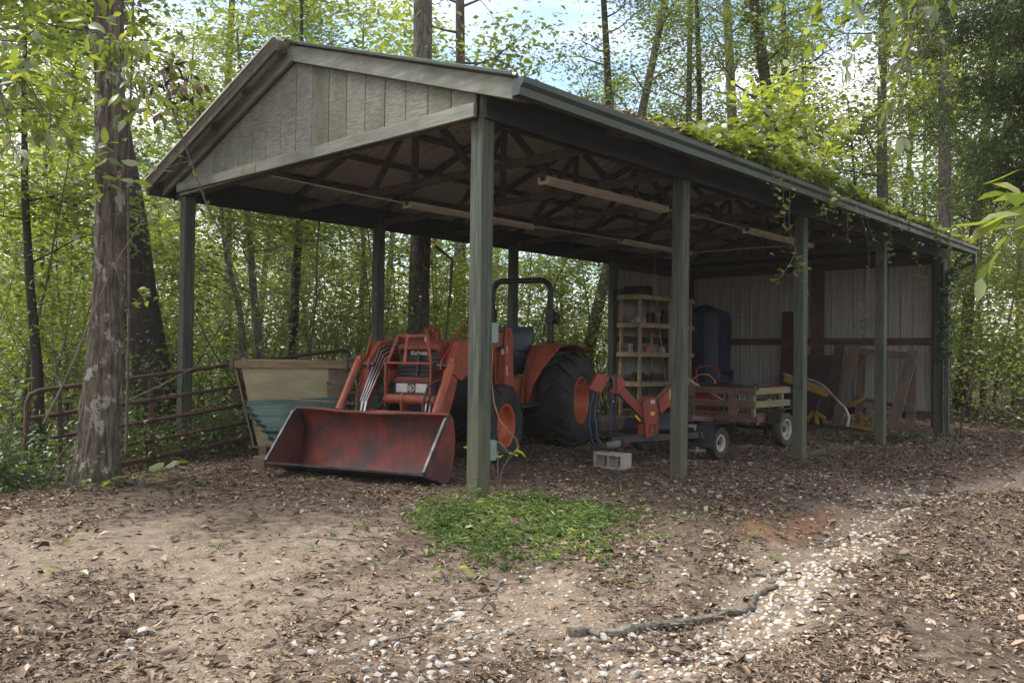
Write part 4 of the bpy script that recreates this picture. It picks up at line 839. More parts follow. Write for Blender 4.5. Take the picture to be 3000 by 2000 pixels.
tag(MB().box(-.15, .15, -.12, .12, 0, .2).build('pale_block', MAT('pale_cast_stone', (.42, .40, .33), (.33, .31, .26), 9, .9), bevel=.02), 'pale stone block on the ground by the shelf rack', 'stone block').location = (7.9, 4.15, float(gz(7.9, 4.15)))
# ---------------------------------------------------------------- small wooden trailer
m_tbr = MAT('brown_trailer_board', (.17, .11, .07), (.105, .068, .044), 9, .8, stretch=(2, .25, 2), bump=.15); m_tgr = MAT('mossy_trailer_board', (.22, .20, .105), (.15, .14, .075), 9, .8, stretch=(.25, 2, 2), bump=.15)
m_pink = MAT('faded_pink_steel', (.17, .085, .075), (.115, .06, .053), 6, .7, c3=(.17, .08, .04), s3=4, t3=(.55, .7))
tl = empty('utility_trailer', (7.04, 1.2, -.08), label='small single axle trailer with slatted wooden sides full of junk', cat='trailer')
TX, TY = 1.15, 1.55; zf = .50
MB().box(-.01, TX, 0, TY, zf - .03, zf).build('floor', m_tbr, tl)
for z in (.64, .845):
    MB().box(-.04, -.002, -.04, TY, z - .05, z + .05).build('slat', m_tbr, tl, bevel=.003); MB().box(-.0, TX, -.040, -.002, z - .045, z + .055).build('slat', m_tgr, tl, bevel=.003)
    MB().box(TX, TX + .04, -.04, TY, z - .05, z + .05).build('slat', m_tbr, tl); MB().box(0, TX, TY, TY + .04, z - .05, z + .05).build('slat', m_tbr, tl)
for y_ in (.26, 1.0, 1.45): MB().box(-.062, -.041, y_, y_ + .14, .46, .90).build('stake', m_tbr, tl, bevel=.003)
for x_ in (.0, .95): MB().box(x_, x_ + .07, -.0015, .05, .38, .88).build('stake', m_tgr, tl)
MB().box(-.06, -.0, -.1, TY + .1, zf - .13, zf - .04).build('front_channel', m_pink, tl, bevel=.004); MB().box(.01, TX, -.05, -.0, zf - .13, zf - .04).build('side_channel', m_pink, tl); MB().box(.01, TX, TY, TY + .05, zf - .13, zf - .04).build('side_channel', m_pink, tl)
MB().bar((-.03, .7, zf - .12), (-1.25, .32, zf - .02), .07, .07).build('tongue', m_pink, tl); MB().tube([(-1.42, .27, zf - .03), (-1.22, .33, zf - .02)], [.035, .05], 10).build('hitch_coupler', m_gwood, tl, smooth=True); MB().bar((-1.25, .32, zf - .0), (-1.25, .32, zf + .12), .025, .025).build('hitch_lever', m_rust, tl)
MB().bar((.58, -.16, .25), (.58, TY + .15, .25), .05, .05).build('axle', m_blk, tl); MB().bar((.35, -.02, .27), (.58, -.04, .27), .03, .1).build('spring', m_blk, tl)
for y_, s_ in ((-.20, -1), (TY + .2, 1)):
    wheel(tl, (.58, y_, .255), (0, s_, 0), .265, .16, .165, 0, m_rubg, m_white, m_rust, depth=.06, n=36)
    mg = empty('mudguard', (0, 0, 0), parent=tl); aa = [(.22, .36), (.30, .52), (.42, .575), (.74, .575), (.86, .52), (.93, .36)]
    MB().sheet([[(a, y_ - s_ * .10, z), (a, y_ + s_ * .11, z)] for a, z in aa]).build('panel', m_blk, mg, solid=.006)
    MB().prism(aa, lambda a, b, t: (a, t, b), y_ - s_ * .105, y_ - s_ * .10).build('inner_panel', m_blk, mg)
MB().box(-.02, .03, -.07, -.052, zf - .16, zf - .08).build('marker_lamp', m_oj, tl)
# trailer load
tz = zf - .08
carton((7.45, 2.25, tz + .001), .34, .26, .30, m_redp, 'red plastic fuel box standing in the small trailer', .2, 'fuel_box', 'fuel box'); carton((7.5, 1.85, tz + .001), .3, .3, .24, m_plas, 'black bin in the middle of the small trailer', .4, 'black_bin', 'bin')
tag(MB().tube([(7.1, 2.62, 1.05), (7.2, 2.2, .78), (7.4, 1.72, .50)], .018, 10).build('steel_pipe', m_steel, smooth=True), 'shiny steel pipe slanting into the small trailer', 'pipe')
pr_ = empty('drive_shaft', (6.99, 2.0, .845), label='dark drawbar with ring end lying along the trailer rail', cat='drawbar'); MB().tube([(0, .1, 0), (.02, -.3, .0), (.05, -.62, -.005)], .026, 10).build('shaft', m_blk, pr_, smooth=True); MB().tube([(.05, -.62, -.005), (.06, -.78, -.01)], .016, 8).build('neck', m_rust, pr_)
MB().tube([(.06 + .0 * q, -.83 + .045 * math.cos(2 * math.pi * q / 14), -.01 + .045 * math.sin(2 * math.pi * q / 14)) for q in range(15)], .014, 8, cap=False).build('ring', m_rust, pr_, smooth=True)
tag(MB().tube([(7.3, 2.45, .62), (7.28, 2.42, .92), (7.3, 2.3, 1.0), (7.33, 2.15, 1.0), (7.36, 2.05, .9), (7.38, 2.02, .6)], .012, 8).build('orange_hose', m_oj, smooth=True), 'orange hose looping up out of the trailer', 'hose')
tag(MB().tube([(7.6, 2.3, .62), (7.58, 2.18, .93), (7.6, 2.02, .98), (7.62, 1.9, .88), (7.63, 1.88, .6)], .011, 8).build('blue_hose', m_bl, smooth=True), 'blue hose looping up behind the orange one in trailer', 'hose')
rg = [[(-.18 + .045 * i, -.12 + .05 * j, .08 + .05 * math.sin(i * 1.1 + j * .7) + .03 * math.cos(j * 2.3 + i)) for j in range(6)] for i in range(9)]
tag(MB().sheet(rg).build('feed_sack', MAT('grey_brown_sack', (.20, .17, .145), (.14, .12, .10), 8, .85), smooth=True, solid=.01), 'crumpled grey sack lying in the trailer', 'sack').location = (7.3, 1.5, tz + .08)
tag(MB().sheet([[(x_ * .5, y_ * .5, z_) for x_, y_, z_ in r_] for r_ in rg]).build('white_rag', m_white, smooth=True, solid=.006), 'small white rag at the near corner of the trailer', 'rag').location = (7.75, 1.28, tz + .06)
# wire basket frame in the load
wb = empty('wire_basket', (7.25, 1.62, tz), label='bent wire basket in the trailer load', cat='basket')
for k in range(6): MB().tube([(.0, -.2 + .08 * k, 0), (.02, -.22 + .085 * k, .16), (.03, -.24 + .09 * k, .30)], .004, 5).build('wire', m_steel, wb)
for z in (.1, .2, .3): MB().tube([(.01 + z * .07, -.25, z), (.01 + z * .07, .25, z - .02)], .004, 5).build('wire', m_steel, wb)
# ---------------------------------------------------------------- clutter by the back wall
hc = empty('push_tiller', (9.9, 3.65, float(gz(9.9, 3.65))), label='small machine with red tube handle behind the trailer', cat='tiller')
MB().tube([(0, .22, .55), (-.02, .25, 1.08), (-.02, .20, 1.13), (0, 0, 1.16), (0, -.16, 1.14), (.0, -.23, 1.08), (.05, -.24, .55)], .016, 10).build('handle', m_redp, hc, smooth=True); MB().box(-.2, .35, -.25, .25, .22, .6).build('engine', m_blk, hc, bevel=.05); MB().box(-.1, .25, -.15, .15, .6, .75).build('cowl', m_plas, hc, bevel=.04)
for y_ in (-.28, .28): wheel(hc, (.2, y_, .15), (0, 1 if y_ > 0 else -1, 0), .15, .08, .08, 14, m_rub, m_gwood, m_rust, depth=.02, n=24)
cr = empty('plastic_crate', (9.6, 3.08, .82), .3, label='black plastic crate tipped up behind the trailer', cat='crate', rot=(R(12), R(-60), .3))
for a in (-.14, .14): MB().box(a - .008, a + .008, -.12, .12, 0, .22).build('side', m_plas, cr)
for a in (-.12, .12): MB().box(-.13, .13, a - .008, a + .008, 0, .22).build('side', m_plas, cr)
MB().box(-.15, .15, -.13, .13, -.012, 0).build('bottom', m_plas, cr)
tb = empty('storage_stand', (9.6, 3.05, float(gz(9.6, 3.05))), label='dark low stand under the black crate', cat='stand'); MB().box(-.3, .3, -.3, .3, .70, .78).build('top', m_gwood, tb)
for a in (-.26, .26):
    for b in (-.26, .26): MB().box(a - .03, a + .03, b - .03, b + .03, 0, .70).build('leg', m_gwood, tb)
ht = empty('hand_truck', (8.55, 1.42, float(gz(8.55, 1.4))), label='red tube hand truck standing right behind the trailer', cat='hand truck')
MB().tube([(0, -.1, .05), (0, -.12, .6), (-.0, -.09, .80), (0, -.04, .87), (0, .22, .9), (0, .27, .83), (.0, .26, .05)], .015, 10).build('frame', m_redp, ht, smooth=True); MB().tube([(0, -.11, .35), (0, .26, .35)], .012, 8).build('crossbar', m_redp, ht); MB().box(-.16, .0, -.12, .27, .0, .03).build('toe_plate', m_rust, ht)
wheel(ht, (.06, -.16, .1), (0, -1, 0), .1, .05, .055, 0, m_rub, m_gwood, m_rust, depth=.01, n=20); wheel(ht, (.06, .32, .1), (0, 1, 0), .1, .05, .055, 0, m_rub, m_gwood, m_rust, depth=.01, n=20)
bg_ = [[(.02 + .04 * math.sin(i), -.12 + .05 * j, .5 + .05 * i + .01 * math.cos(j * 2 + i)) for j in range(6)] for i in range(7)]
tag(MB().sheet(bg_).build('rubbish_bag', m_blk, smooth=True, solid=.03), 'shiny black plastic bag hung on the hand truck', 'bag').location = (8.5, 1.35, 0)
m_dred = MAT('dark_red_board', (.055, .026, .022), (.035, .018, .016), 5, .8, c3=(.09, .05, .04), s3=2, t3=(.55, .75))
tag(MB().bar((11.95, 2.97, .0), (12.08, 2.95, 2.28), .03, .34, (0, 1, 0)).build('red_hardboard', m_dred, bevel=.003), 'tall narrow dark red panel leaning on the back wall', 'panel')
tag(MB().bar((11.6, 2.35, .05), (11.98, 2.35, 1.35), .03, .75, (0, 1, 0)).build('sheet_panel', m_dred, bevel=.003), 'wide dark red sheet leaning behind the yellow implement', 'panel')
tag(MB().bar((11.75, 1.98, .05), (12.0, 1.86, 1.56), .03, .2, (0, 1, 0)).build('leaning_board', m_girt, bevel=.003), 'dark brown board leaning left of the tall plank', 'board')
# yellow implement with grey handle
m_yl = MAT('chipped_yellow_paint', (.34, .21, .02), (.26, .155, .02), 6, .55, c3=(.12, .07, .03), s3=6, t3=(.58, .72)); m_gal = MAT('dull_galvanised_tube', (.33, .32, .29), (.24, .23, .21), 6, .5, metal=.4, c3=(.13, .13, .09), s3=5, t3=(.55, .75))
yi = empty('yellow_cultivator', (10.8, 2.0, float(gz(10.8, 2))), label='yellow steel implement beam on legs near the back wall', cat='implement'); z0 = yi.location.z
def YP(y, z, dx=0): return (dx, y - 2.0, z - z0)
MB().bar(YP(2.46, .90), YP(1.6, .62), .1, .14).build('beam', m_yl, yi, bevel=.008); MB().bar(YP(2.47, .98), YP(1.62, .70), .14, .02).build('top_flange', m_gal, yi)
MB().bar(YP(2.42, .9), YP(2.6, .5), .05, .07, (1, 0, 0)).build('leg', m_plas, yi); MB().bar(YP(1.68, .64), YP(1.85, .25), .05, .08, (1, 0, 0)).build('leg', m_plas, yi); MB().bar(YP(2.6, .52), YP(2.62, .05), .05, .07, (1, 0, 0)).build('leg', m_plas, yi)
for a, b in (((1.86, .28), (1.98, .12)), ((1.85, .26), (1.65, .14)), ((1.84, .3), (1.8, .02)), ((1.98, .14), (2.18, .03))): MB().bar(YP(*a), YP(*b), .05, .07, (1, 0, 0)).build('foot', m_yl, yi)
hn = MB().tube([(10.75, 2.02, .90), (10.72, 1.85, .86), (10.7, 1.64, .77), (10.66, 1.35, .49), (10.62, 1.2, .36), (10.60, 1.13, .22), (10.60, 1.16, .04)], [.02, .022, .024, .026, .03, .032, .034], 12).build('bent_tube', m_gal, smooth=True); tag(hn, 'bent galvanised tube curving down off the yellow implement', 'tube')
yg = empty('yellow_toolbar', (11.2, 1.2, float(gz(11.2, 1.2))), label='flat yellow drilled steel frame lying near the back wall', cat='steel frame'); z0 = yg.location.z
def perf(a, b, w_, nm='bar'):
    a, b = V3(a), V3(b); d = (b - a); n = max(3, int(d.length / .045)); q = MB().bar(a, b, .012, w_, (0, 0, 1)).build(nm, m_yl, yg)
    hb = MB()
    for k in range(n): p = a.lerp(b, (k + .5) / n) + Vector((-.0075, 0, 0)); hb.tube([p, p + Vector((.001, 0, 0))], .008, 6)
    hb.build('bolt_hole', m_blk, yg)
perf((0, .16, .12), (-.02, -.34, .07), .05); perf((.04, .14, .41 - z0), (.03, -.14, .55 - z0), .06); perf((0, -.08, .1), (0, -.07, .36), .04); perf((.02, .22, .34), (0, .16, .1), .04); MB().bar((0, -.1, .36), (0, -.04, .37), .02, .03).build('bar', m_yl, yg)
# plank trestle against the wall
m_plank = MAT('brown_rough_plank', (.15, .105, .075), (.095, .066, .048), 8, .85, stretch=(1, 1, .3), bump=.2)
ts = empty('plank_trestle', (11.6, 1.0, float(gz(11.6, 1))), label='crude trestle of brown planks against the back wall', cat='trestle'); z0 = ts.location.z
def SP(x, y, z): return (x - 11.6, y - 1.0, z - z0)
MB().bar(SP(11.45, 1.70, .0), SP(11.68, 1.42, 1.56), .04, .19, (0, 1, 0)).build('plank', m_plank, ts, bevel=.003); MB().bar(SP(11.35, .63, -.03), SP(11.66, .33, 1.46), .04, .19, (0, 1, 0)).build('plank', m_plank, ts, bevel=.003)
MB().bar(SP(11.9, .46, -.02), SP(11.9, .45, 1.42), .04, .17, (0, 1, 0)).build('plank', m_plank, ts); MB().bar(SP(11.72, 1.52, 1.44), SP(11.72, .36, 1.36), .04, .13, (0, 0, 1)).build('cross_plank', m_plank, ts)
MB().bar(SP(11.86, 1.5, .50), SP(11.84, .5, .38), .03, .07, (0, 0, 1)).build('cross_plank', m_girt, ts); MB().bar(SP(11.82, .62, .37), SP(11.82, .36, .37), .04, .15, (0, 0, 1)).build('cleat', m_gwood, ts); MB().bar(SP(11.85, 1.42, .0), SP(11.95, 1.38, 1.5), .04, .15, (0, 1, 0)).build('plank', m_plank, ts)
# carved stone pedestal
m_ped = MAT('weathered_cast_stone', (.24, .20, .15), (.16, .13, .10), 9, .9, bump=.3)
pd = empty('scroll_pedestal', (11.75, .98, float(gz(11.7, 1)) - .01), label='scrolled cast stone pedestal behind the third post', cat='pedestal')
MB().box(-.1, .1, -.26, .26, 0, .07).build('base', m_ped, pd, bevel=.01); MB().prism([(-.2, .07), (.2, .07), (.14, .14), (.12, .22), (.18, .30), (.24, .36), (.24, .43), (-.24, .43), (-.24, .36), (-.18, .30), (-.12, .22), (-.14, .14)], lambda a, b, t: (t, a, b), -.09, .09).build('body', m_ped, pd, bevel=.015)
for s_ in (-1, 1): MB().tube([(-.11, s_ * (.16 + .075 * (1 - k / 16) * math.cos(k * .75)), .33 + .075 * (1 - k / 16) * math.sin(k * .75)) for k in range(15)], .016, 6).build('scroll', m_ped, pd, smooth=True)
# loose bits on the ground
tag(MB().box(-.14, .14, -.06, .06, 0, .02).build('scrap_board', m_tgr, bevel=.003), 'small flat board on the dirt under the trailer', 'board').location = (7.0, 1.35, float(gz(7, 1.35)) + .005)
tag(MB().tube([(11.45, -.5, -.25), (11.47, -.54, .3), (11.6, -.73, 1.36)], .014, 8).build('steel_rod', m_rust, smooth=True), 'thin dark rod stuck leaning in the ground right of shed', 'rod')
# ---------------------------------------------------------------- trees and undergrowth
def P2(d, t): return np.array([CAM.x + d * (FW.x + t * RT.x), CAM.y + d * (FW.y + t * RT.y)])
m_bark = MAT('grey_brown_bark', (.11, .095, .077), (.035, .03, .025), 26, .95, bump=.9, stretch=(1, 1, .22), c3=(.21, .20, .17), s3=3, t3=(.58, .72))
m_barkd = MAT('dark_bark', (.045, .036, .03), (.025, .02, .018), 18, .95, bump=.9, stretch=(1, 1, .2), c3=(.075, .07, .055), s3=3, t3=(.58, .75))
m_barkp = MAT('pale_grey_bark', (.17, .15, .125), (.10, .088, .073), 16, .95, bump=.7, stretch=(1, 1, .3), c3=(.08, .065, .05), s3=4, t3=(.5, .7))
m_bark1 = MAT('lichen_spotted_bark', (.135, .108, .08), (.04, .031, .023), 30, .95, bump=1.0, stretch=(1, 1, .13), c3=(.25, .245, .20), s3=6, t3=(.56, .60), stretch3=(1, 1, .7))
m_twig = MAT('grey_twig', (.13, .11, .09), (.08, .066, .054), 9, .9)
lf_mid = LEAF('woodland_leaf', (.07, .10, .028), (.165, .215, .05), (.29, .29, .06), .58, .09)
lf_bri = LEAF('bright_backlight_tint_leaf', (.11, .145, .03), (.24, .29, .055), (.36, .34, .07), .58, .08)  # bright green leaf, with the backlight of the woods put into its colour
lf_drk = LEAF('dark_glossy_leaf', (.02, .045, .012), (.055, .10, .025), (.10, .15, .03), .35, .05, .4)
lf_ced = LEAF('cedar_spray', (.028, .045, .018), (.065, .095, .03), (.12, .09, .05), .3, .02)
def walk(p, d, L_, n, wob, rng, up=0.0):
    pts = [np.array(p, float)]; d = np.array(d, float); d /= np.linalg.norm(d)
    for k in range(n):
        d = d + rng.normal(size=3) * wob + np.array([0, 0, up]); d /= np.linalg.norm(d); pts.append(pts[-1] + d * L_ / n)
    return pts
def tree_geo(h, r, rng, nb=14, z0=.3, bl=(1.0, 2.6), lean=(0, 0), cl=40, size=.14, spread=.42, trunk_seg=12, extra_vine=0, tone_sh=0, updir=.35, top=True, sub=3, r_top=.25, wob=.05, leafk=None, flare=1.5):
    """returns (trunk MB, leaf arrays)"""
    n = max(6, int(h / 1.1)); ph = rng.uniform(0, 6.28, 4); path = []
    for k in range(n + 1):
        q = k / n; path.append(np.array([lean[0] * q + wob * math.sin(q * 7 + ph[0]) * (q > 0), lean[1] * q + wob * math.sin(q * 6 + ph[1]) * (q > 0), h * q - (.25 if k == 0 else 0)]))
    rad = [r * (flare if k == 0 else (1 + (flare - 1) * math.exp(-k * 1.3))) * (1 - (1 - r_top) * k / n) for k in range(n + 1)]
    jt = rng.uniform(.9, 1.1, (n + 1, trunk_seg)); mb = MB().tube(path, rad, trunk_seg, jit=lambda i, k: jt[i, k])
    tips = []
    for b in range(nb):
        q = z0 + (1 - z0) * (b + rng.uniform(0, 1)) / nb; i = min(n - 1, int(q * n)); f = q * n - i; p = path[i] * (1 - f) + path[i + 1] * f
        a = rng.uniform(0, 6.28); L_ = rng.uniform(*bl) * (1.1 - .6 * q); d = (math.cos(a), math.sin(a), updir + rng.normal(0, .25))
        bp = walk(p, d, L_, 4, .18, rng, .02); r0 = max(.008, rad[i] * .32); mb.tube(bp, [r0, r0 * .7, r0 * .5, r0 * .35, r0 * .2], 5, cap=False)
        tips += [bp[-1], bp[-2], bp[-3] * .5 + bp[-2] * .5]
        for s_ in range(sub):
            j = rng.integers(1, 4); sp = walk(bp[j], np.array(d) + rng.normal(size=3) * .8, L_ * .5, 3, .25, rng); mb.tube(sp, [r0 * .4, r0 * .25, r0 * .18, r0 * .1], 4, cap=False); tips += [sp[-1], sp[-2]]
    if top: tips += [path[-1], path[-1] + np.array([0, 0, .4]), path[-2]]
    tips = np.array(tips); C = np.repeat(tips, cl, 0) + rng.normal(size=(len(tips) * cl, 3)) * np.array([spread, spread, spread * .34])
    tn = np.clip(np.repeat(rng.uniform(.0, .8, len(tips)), cl) + rng.normal(0, .18, len(C)) + tone_sh, 0, 1)
    if extra_vine:
        zv = rng.uniform(.3, h * .85, extra_vine); av = rng.uniform(0, 6.28, extra_vine); rv = np.interp(zv, np.linspace(0, h, n + 1), rad) + np.abs(rng.normal(.08, .09, extra_vine)) + .15 * np.maximum(0, np.sin(zv * 1.7 + av))
        cx = np.interp(zv, np.linspace(0, h, n + 1), [p[0] for p in path]); cyy = np.interp(zv, np.linspace(0, h, n + 1), [p[1] for p in path])
        C = np.concatenate([C, np.stack([cx + rv * np.cos(av), cyy + rv * np.sin(av), zv], 1)]); tn = np.concatenate([tn, rng.uniform(0, .5, extra_vine)])
    return mb, leaf_geo(C, size * rng.uniform(.6, 1.4, len(C)), rng, .4, .5, .3, tone=tn, **(leafk or {}))
def tree_thing(name, label, loc, geo, bark, leaf, group=None, cat='tree', rz=0):
    e = empty(name, loc, rz, label=label, cat=cat, group=group); mb, (v, f, t) = geo
    mb.build('trunk', bark, e, smooth=True, fix=False); link('crown', np_mesh('crown', v, f, leaf, t), e); return e
rg_ = np.random.default_rng(21)
def gl(x, y): return (x, y, float(gz(x, y)))
# trees that can be told apart -----------------------------------------------------------
big = empty('tree', gl(-1.62, 3.66), label='large lichen spotted trunk nearest on the left in front of the gate', cat='tree')
n = 150; ns = 56; ph = rg_.uniform(0, 6.28, 8); pts = []; rad = []
for k in range(n + 1):
    z = -.25 + 10.5 * (k / n) ** 1.4; pts.append((.05 * math.sin(z * .8) + .012 * z - .03 * math.exp(-z), -.03 * math.sin(z * .6 + 1), z)); rad.append((.145 - .004 * z) + .10 * math.exp(-max(z, 0) * 2.4) + .018 * math.exp(-((z - 1.05) / .3) ** 2) + (.04 if z < 0 else 0))
zz_ = np.array([p[2] for p in pts])[:, None]; th_ = (np.arange(ns) * 2 * np.pi / ns)[None]
rdg = np.abs(np.sin(th_ * 7 + 1.3 * np.sin(zz_ * 2.1 + th_ * 2) + ph[1])) + .6 * np.abs(np.sin(th_ * 11 + 1.7 * np.sin(zz_ * 3.3 + th_) + ph[2]))
knob = sum(a * np.exp(-(((zz_ - z0) / .1) ** 2 + ((np.angle(np.exp(1j * (th_ - t0)))) / .35) ** 2)) for a, z0, t0 in ((.28, .75, 4.2), (.24, .55, 4.7), (.22, 1.15, 3.6), (.18, .95, 5.2), (.2, 1.4, 4.4), (.15, 2.3, 4.0)))
jt = .945 + .085 * rdg + knob * .7 + rg_.normal(0, .014, (n + 1, ns)) + .05 * np.sin(th_ * 5 + ph[0]) * np.exp(-zz_ * 1.2)
mb = MB().tube(pts, rad, ns, jit=lambda i, k: jt[i, k])
tips = []
for k in range(16):
    z = rg_.uniform(2.4, 8); a = rg_.uniform(0, 6.28); L_ = rg_.uniform(.6, 1.7); bp = walk((.012 * z, 0, z), (math.cos(a), math.sin(a), .15), L_, 5, .25, rg_, -.03); r0 = .014; mb.tube(bp, [r0, r0 * .8, r0 * .6, r0 * .45, r0 * .3, r0 * .2], 5, cap=False); tips += bp[2:]
mb.build('trunk', m_bark1, big, smooth=True, fix=False)
tips = np.array(tips); C = np.repeat(tips, 9, 0) + rg_.normal(size=(len(tips) * 9, 3)) * .14
v, f, t = leaf_geo(C, rg_.uniform(.10, .19, len(C)), rg_, .7, .38, .6, .15, tone=np.clip(rg_.normal(.45, .25, len(C)), 0, 1), full=True); link('crown', np_mesh('crown', v, f, lf_mid, t), big)
tree_thing('tree', 'dark leaning trunk behind the gate left of the shed', gl(.62, 7.25), tree_geo(11, .27, rg_, 16, .45, (1, 3), (-1.5, 1.2), 40, .13, flare=1.3), m_barkd, lf_mid)
tree_thing('tree', 'straight thick trunk rising behind the tractor and above the ridge', gl(4.45, 6.15), tree_geo(13, .19, rg_, 13, .6, (1.2, 3), (.1, .05), 34, .13, flare=1.15, r_top=.75, extra_vine=500, wob=.03), m_bark, lf_mid)
tree_thing('tree', 'pale slim forked trunk behind the feed bin', gl(2.63, 8.0), tree_geo(7, .085, rg_, 12, .3, (1, 2.2), (-.4, .5), 40, .11), m_barkp, lf_mid)
tree_thing('tree', 'dark slim upright trunk right of the pale forked one', gl(3.5, 8.5), tree_geo(8, .11, rg_, 10, .4, (1, 2.2), (.1, .1), 40, .12), m_barkd, lf_mid)
tree_thing('tree', 'trunk at the extreme left edge of the picture', gl(-2.75, 4.62), tree_geo(8, .10, rg_, 10, .35, (.8, 1.8), (.1, 0), 30, .13), m_bark, lf_mid)
tree_thing('tree', 'thin black trunk left of the big lichen spotted trunk', gl(-1.1, 7.2), tree_geo(7, .07, rg_, 12, .3, (.8, 2), (-.35, .1), 40, .12), m_barkd, lf_mid)
tree_thing('tree', 'slender curved sapling between left corner post and feed bin', gl(1.6, 7.4), tree_geo(6, .06, rg_, 10, .3, (.8, 2), (.5, .6), 40, .11, wob=.2), m_twig, lf_mid)
for lb, px, d, h, r, ln, vine, bk in (('slanting trunk over the eave left of the leafy vines', 1690, 20.5, 12, .16, (1.2, -2.2), 250, m_bark), ('forked dark trunk above the middle of the long roof', 1820, 22, 13, .15, (-.6, .4), 200, m_barkd), ('upright pair trunk above the roof, left stem', 2015, 22, 13, .12, (.2, .1), 150, m_bark), ('upright pair trunk above the roof, right stem', 2050, 22.6, 13, .12, (.1, .3), 150, m_barkd),
        ('thick pale trunk standing far behind the vine covered one', 2190, 25, 15, .22, (-.8, .6), 0, m_barkp), ('ivy smothered dark trunk leaning over the roof', 2350, 20.2, 13, .2, (-1.6, 1.0), 2600, m_barkd), ('straight brown trunk over the rear third of the roof', 2590, 20.5, 13, .17, (.1, .1), 250, m_bark), ('straight brown trunk over the rear corner of the shed', 2755, 18.5, 13, .17, (.1, -.1), 250, m_bark),
        ('slim trunk above the left slope of the roof', 650, 17, 11, .12, (.3, .3), 100, m_barkp)):
    p = P2(d, (px - 1500) / 2381); tree_thing('tree', lb, gl(*p), tree_geo(h, r, rg_, 18, .34, (1.2, 3), ln, 36, .11, extra_vine=vine, r_top=.45, flare=1.2), bk, lf_mid)
# wood behind: shared trees -----------------------------------------------------------
rv = np.random.default_rng(5)
VAR = {'tall': [tree_geo(rv.uniform(14, 17), rv.uniform(.13, .2), rv, 28, .25, (1.6, 3.6), rv.normal(0, .6, 2), 36, .16, .42, 9, sub=3) for _ in range(4)],
       'mid': [tree_geo(rv.uniform(7, 9), rv.uniform(.07, .1), rv, 22, .15, (1.2, 2.8), rv.normal(0, .5, 2), 34, .12, .38, 8, sub=3) for _ in range(3)],
       'sap': [tree_geo(rv.uniform(3.6, 4.8), rv.uniform(.025, .04), rv, 18, .08, (.8, 1.8), rv.normal(0, .4, 2), 34, .09, .36, 6, sub=3) for _ in range(3)]}
VM = {}
for k, gs in VAR.items():
    VM[k] = []
    for mb, (v, f, t) in gs:
        me = bpy.data.meshes.new('trunk'); me.from_pydata(mb.v, [], mb.f); me.shade_smooth(); VM[k].append((me, v, f, t))
CR = {}
def crown_mesh(k, i, leaf):
    if (k, i, leaf.name) not in CR: _, v, f, t = VM[k][i]; CR[(k, i, leaf.name)] = np_mesh('crown', v, f, leaf, t)
    return CR[(k, i, leaf.name)]
TM = {}
def trunk_mesh(k, i, bark):
    if (k, i, bark.name) not in TM: m_ = VM[k][i][0].copy(); m_.materials.append(bark); TM[(k, i, bark.name)] = m_
    return TM[(k, i, bark.name)]
def free(x, y, mg):
    if -1.5 < x < 13.4 + mg * .3 and -30 < y < 6.1 + mg: return False
    if y < -.8 - .0 * x and x < 12: return False
    if x < -1.5 and y < 5.5: return False
    return True
used = []
LBL = {'tall': ('tall leafy tree in the wood behind the shed', 'tall trees of the wood'), 'mid': ('medium leafy tree in the wood behind the shed', 'medium trees of the wood'), 'sap': ('leafy sapling in the wood around the shed', 'saplings of the wood')}
def shared(k, x, y, leaf, bark, sc=1):
    i = int(rv.integers(len(VM[k]))); e = empty({'tall': 'forest_tree', 'mid': 'forest_tree', 'sap': 'sapling'}[k], gl(x, y), rv.uniform(0, 6.28), label=LBL[k][0], cat='tree' if k != 'sap' else 'sapling', group=LBL[k][1])
    e.scale = (sc, sc, sc * rv.uniform(.9, 1.1)); link('trunk', trunk_mesh(k, i, bark), e); link('crown', crown_mesh(k, i, leaf), e)
def scatter(k, num, d0, d1, t0, t1, mind, mg, leaves, barks, sc=(.85, 1.2)):
    c = 0; tr = 0
    while c < num and tr < num * 60:
        tr += 1; d = math.sqrt(rv.uniform(d0 * d0, d1 * d1)); p = P2(d, rv.uniform(t0, t1))
        if not free(p[0], p[1], mg) or any((p[0] - q[0]) ** 2 + (p[1] - q[1]) ** 2 < mind ** 2 for q in used): continue
        used.append(p); c += 1; shared(k, p[0], p[1], leaves[int(rv.integers(len(leaves)))], barks[int(rv.integers(len(barks)))], rv.uniform(*sc))
BK = [m_bark, m_barkd, m_barkp]
scatter('tall', 32, 21, 50, -.8, .8, 2.6, 1.5, [lf_mid, lf_mid, lf_bri], BK)
scatter('mid', 15, 15, 34, -.8, .8, 1.6, .9, [lf_mid, lf_bri, lf_mid], BK)
scatter('mid', 9, 34, 50, -.8, .8, 2.0, .9, [lf_bri, lf_mid], BK, (1.1, 1.5))
scatter('sap', 20, 10, 22, -.75, .3, .9, .5, [lf_mid, lf_bri], [m_twig, m_barkd]); scatter('sap', 10, 15, 26, .45, .85, .9, .4, [lf_bri, lf_bri, lf_mid], [m_twig, m_barkp])
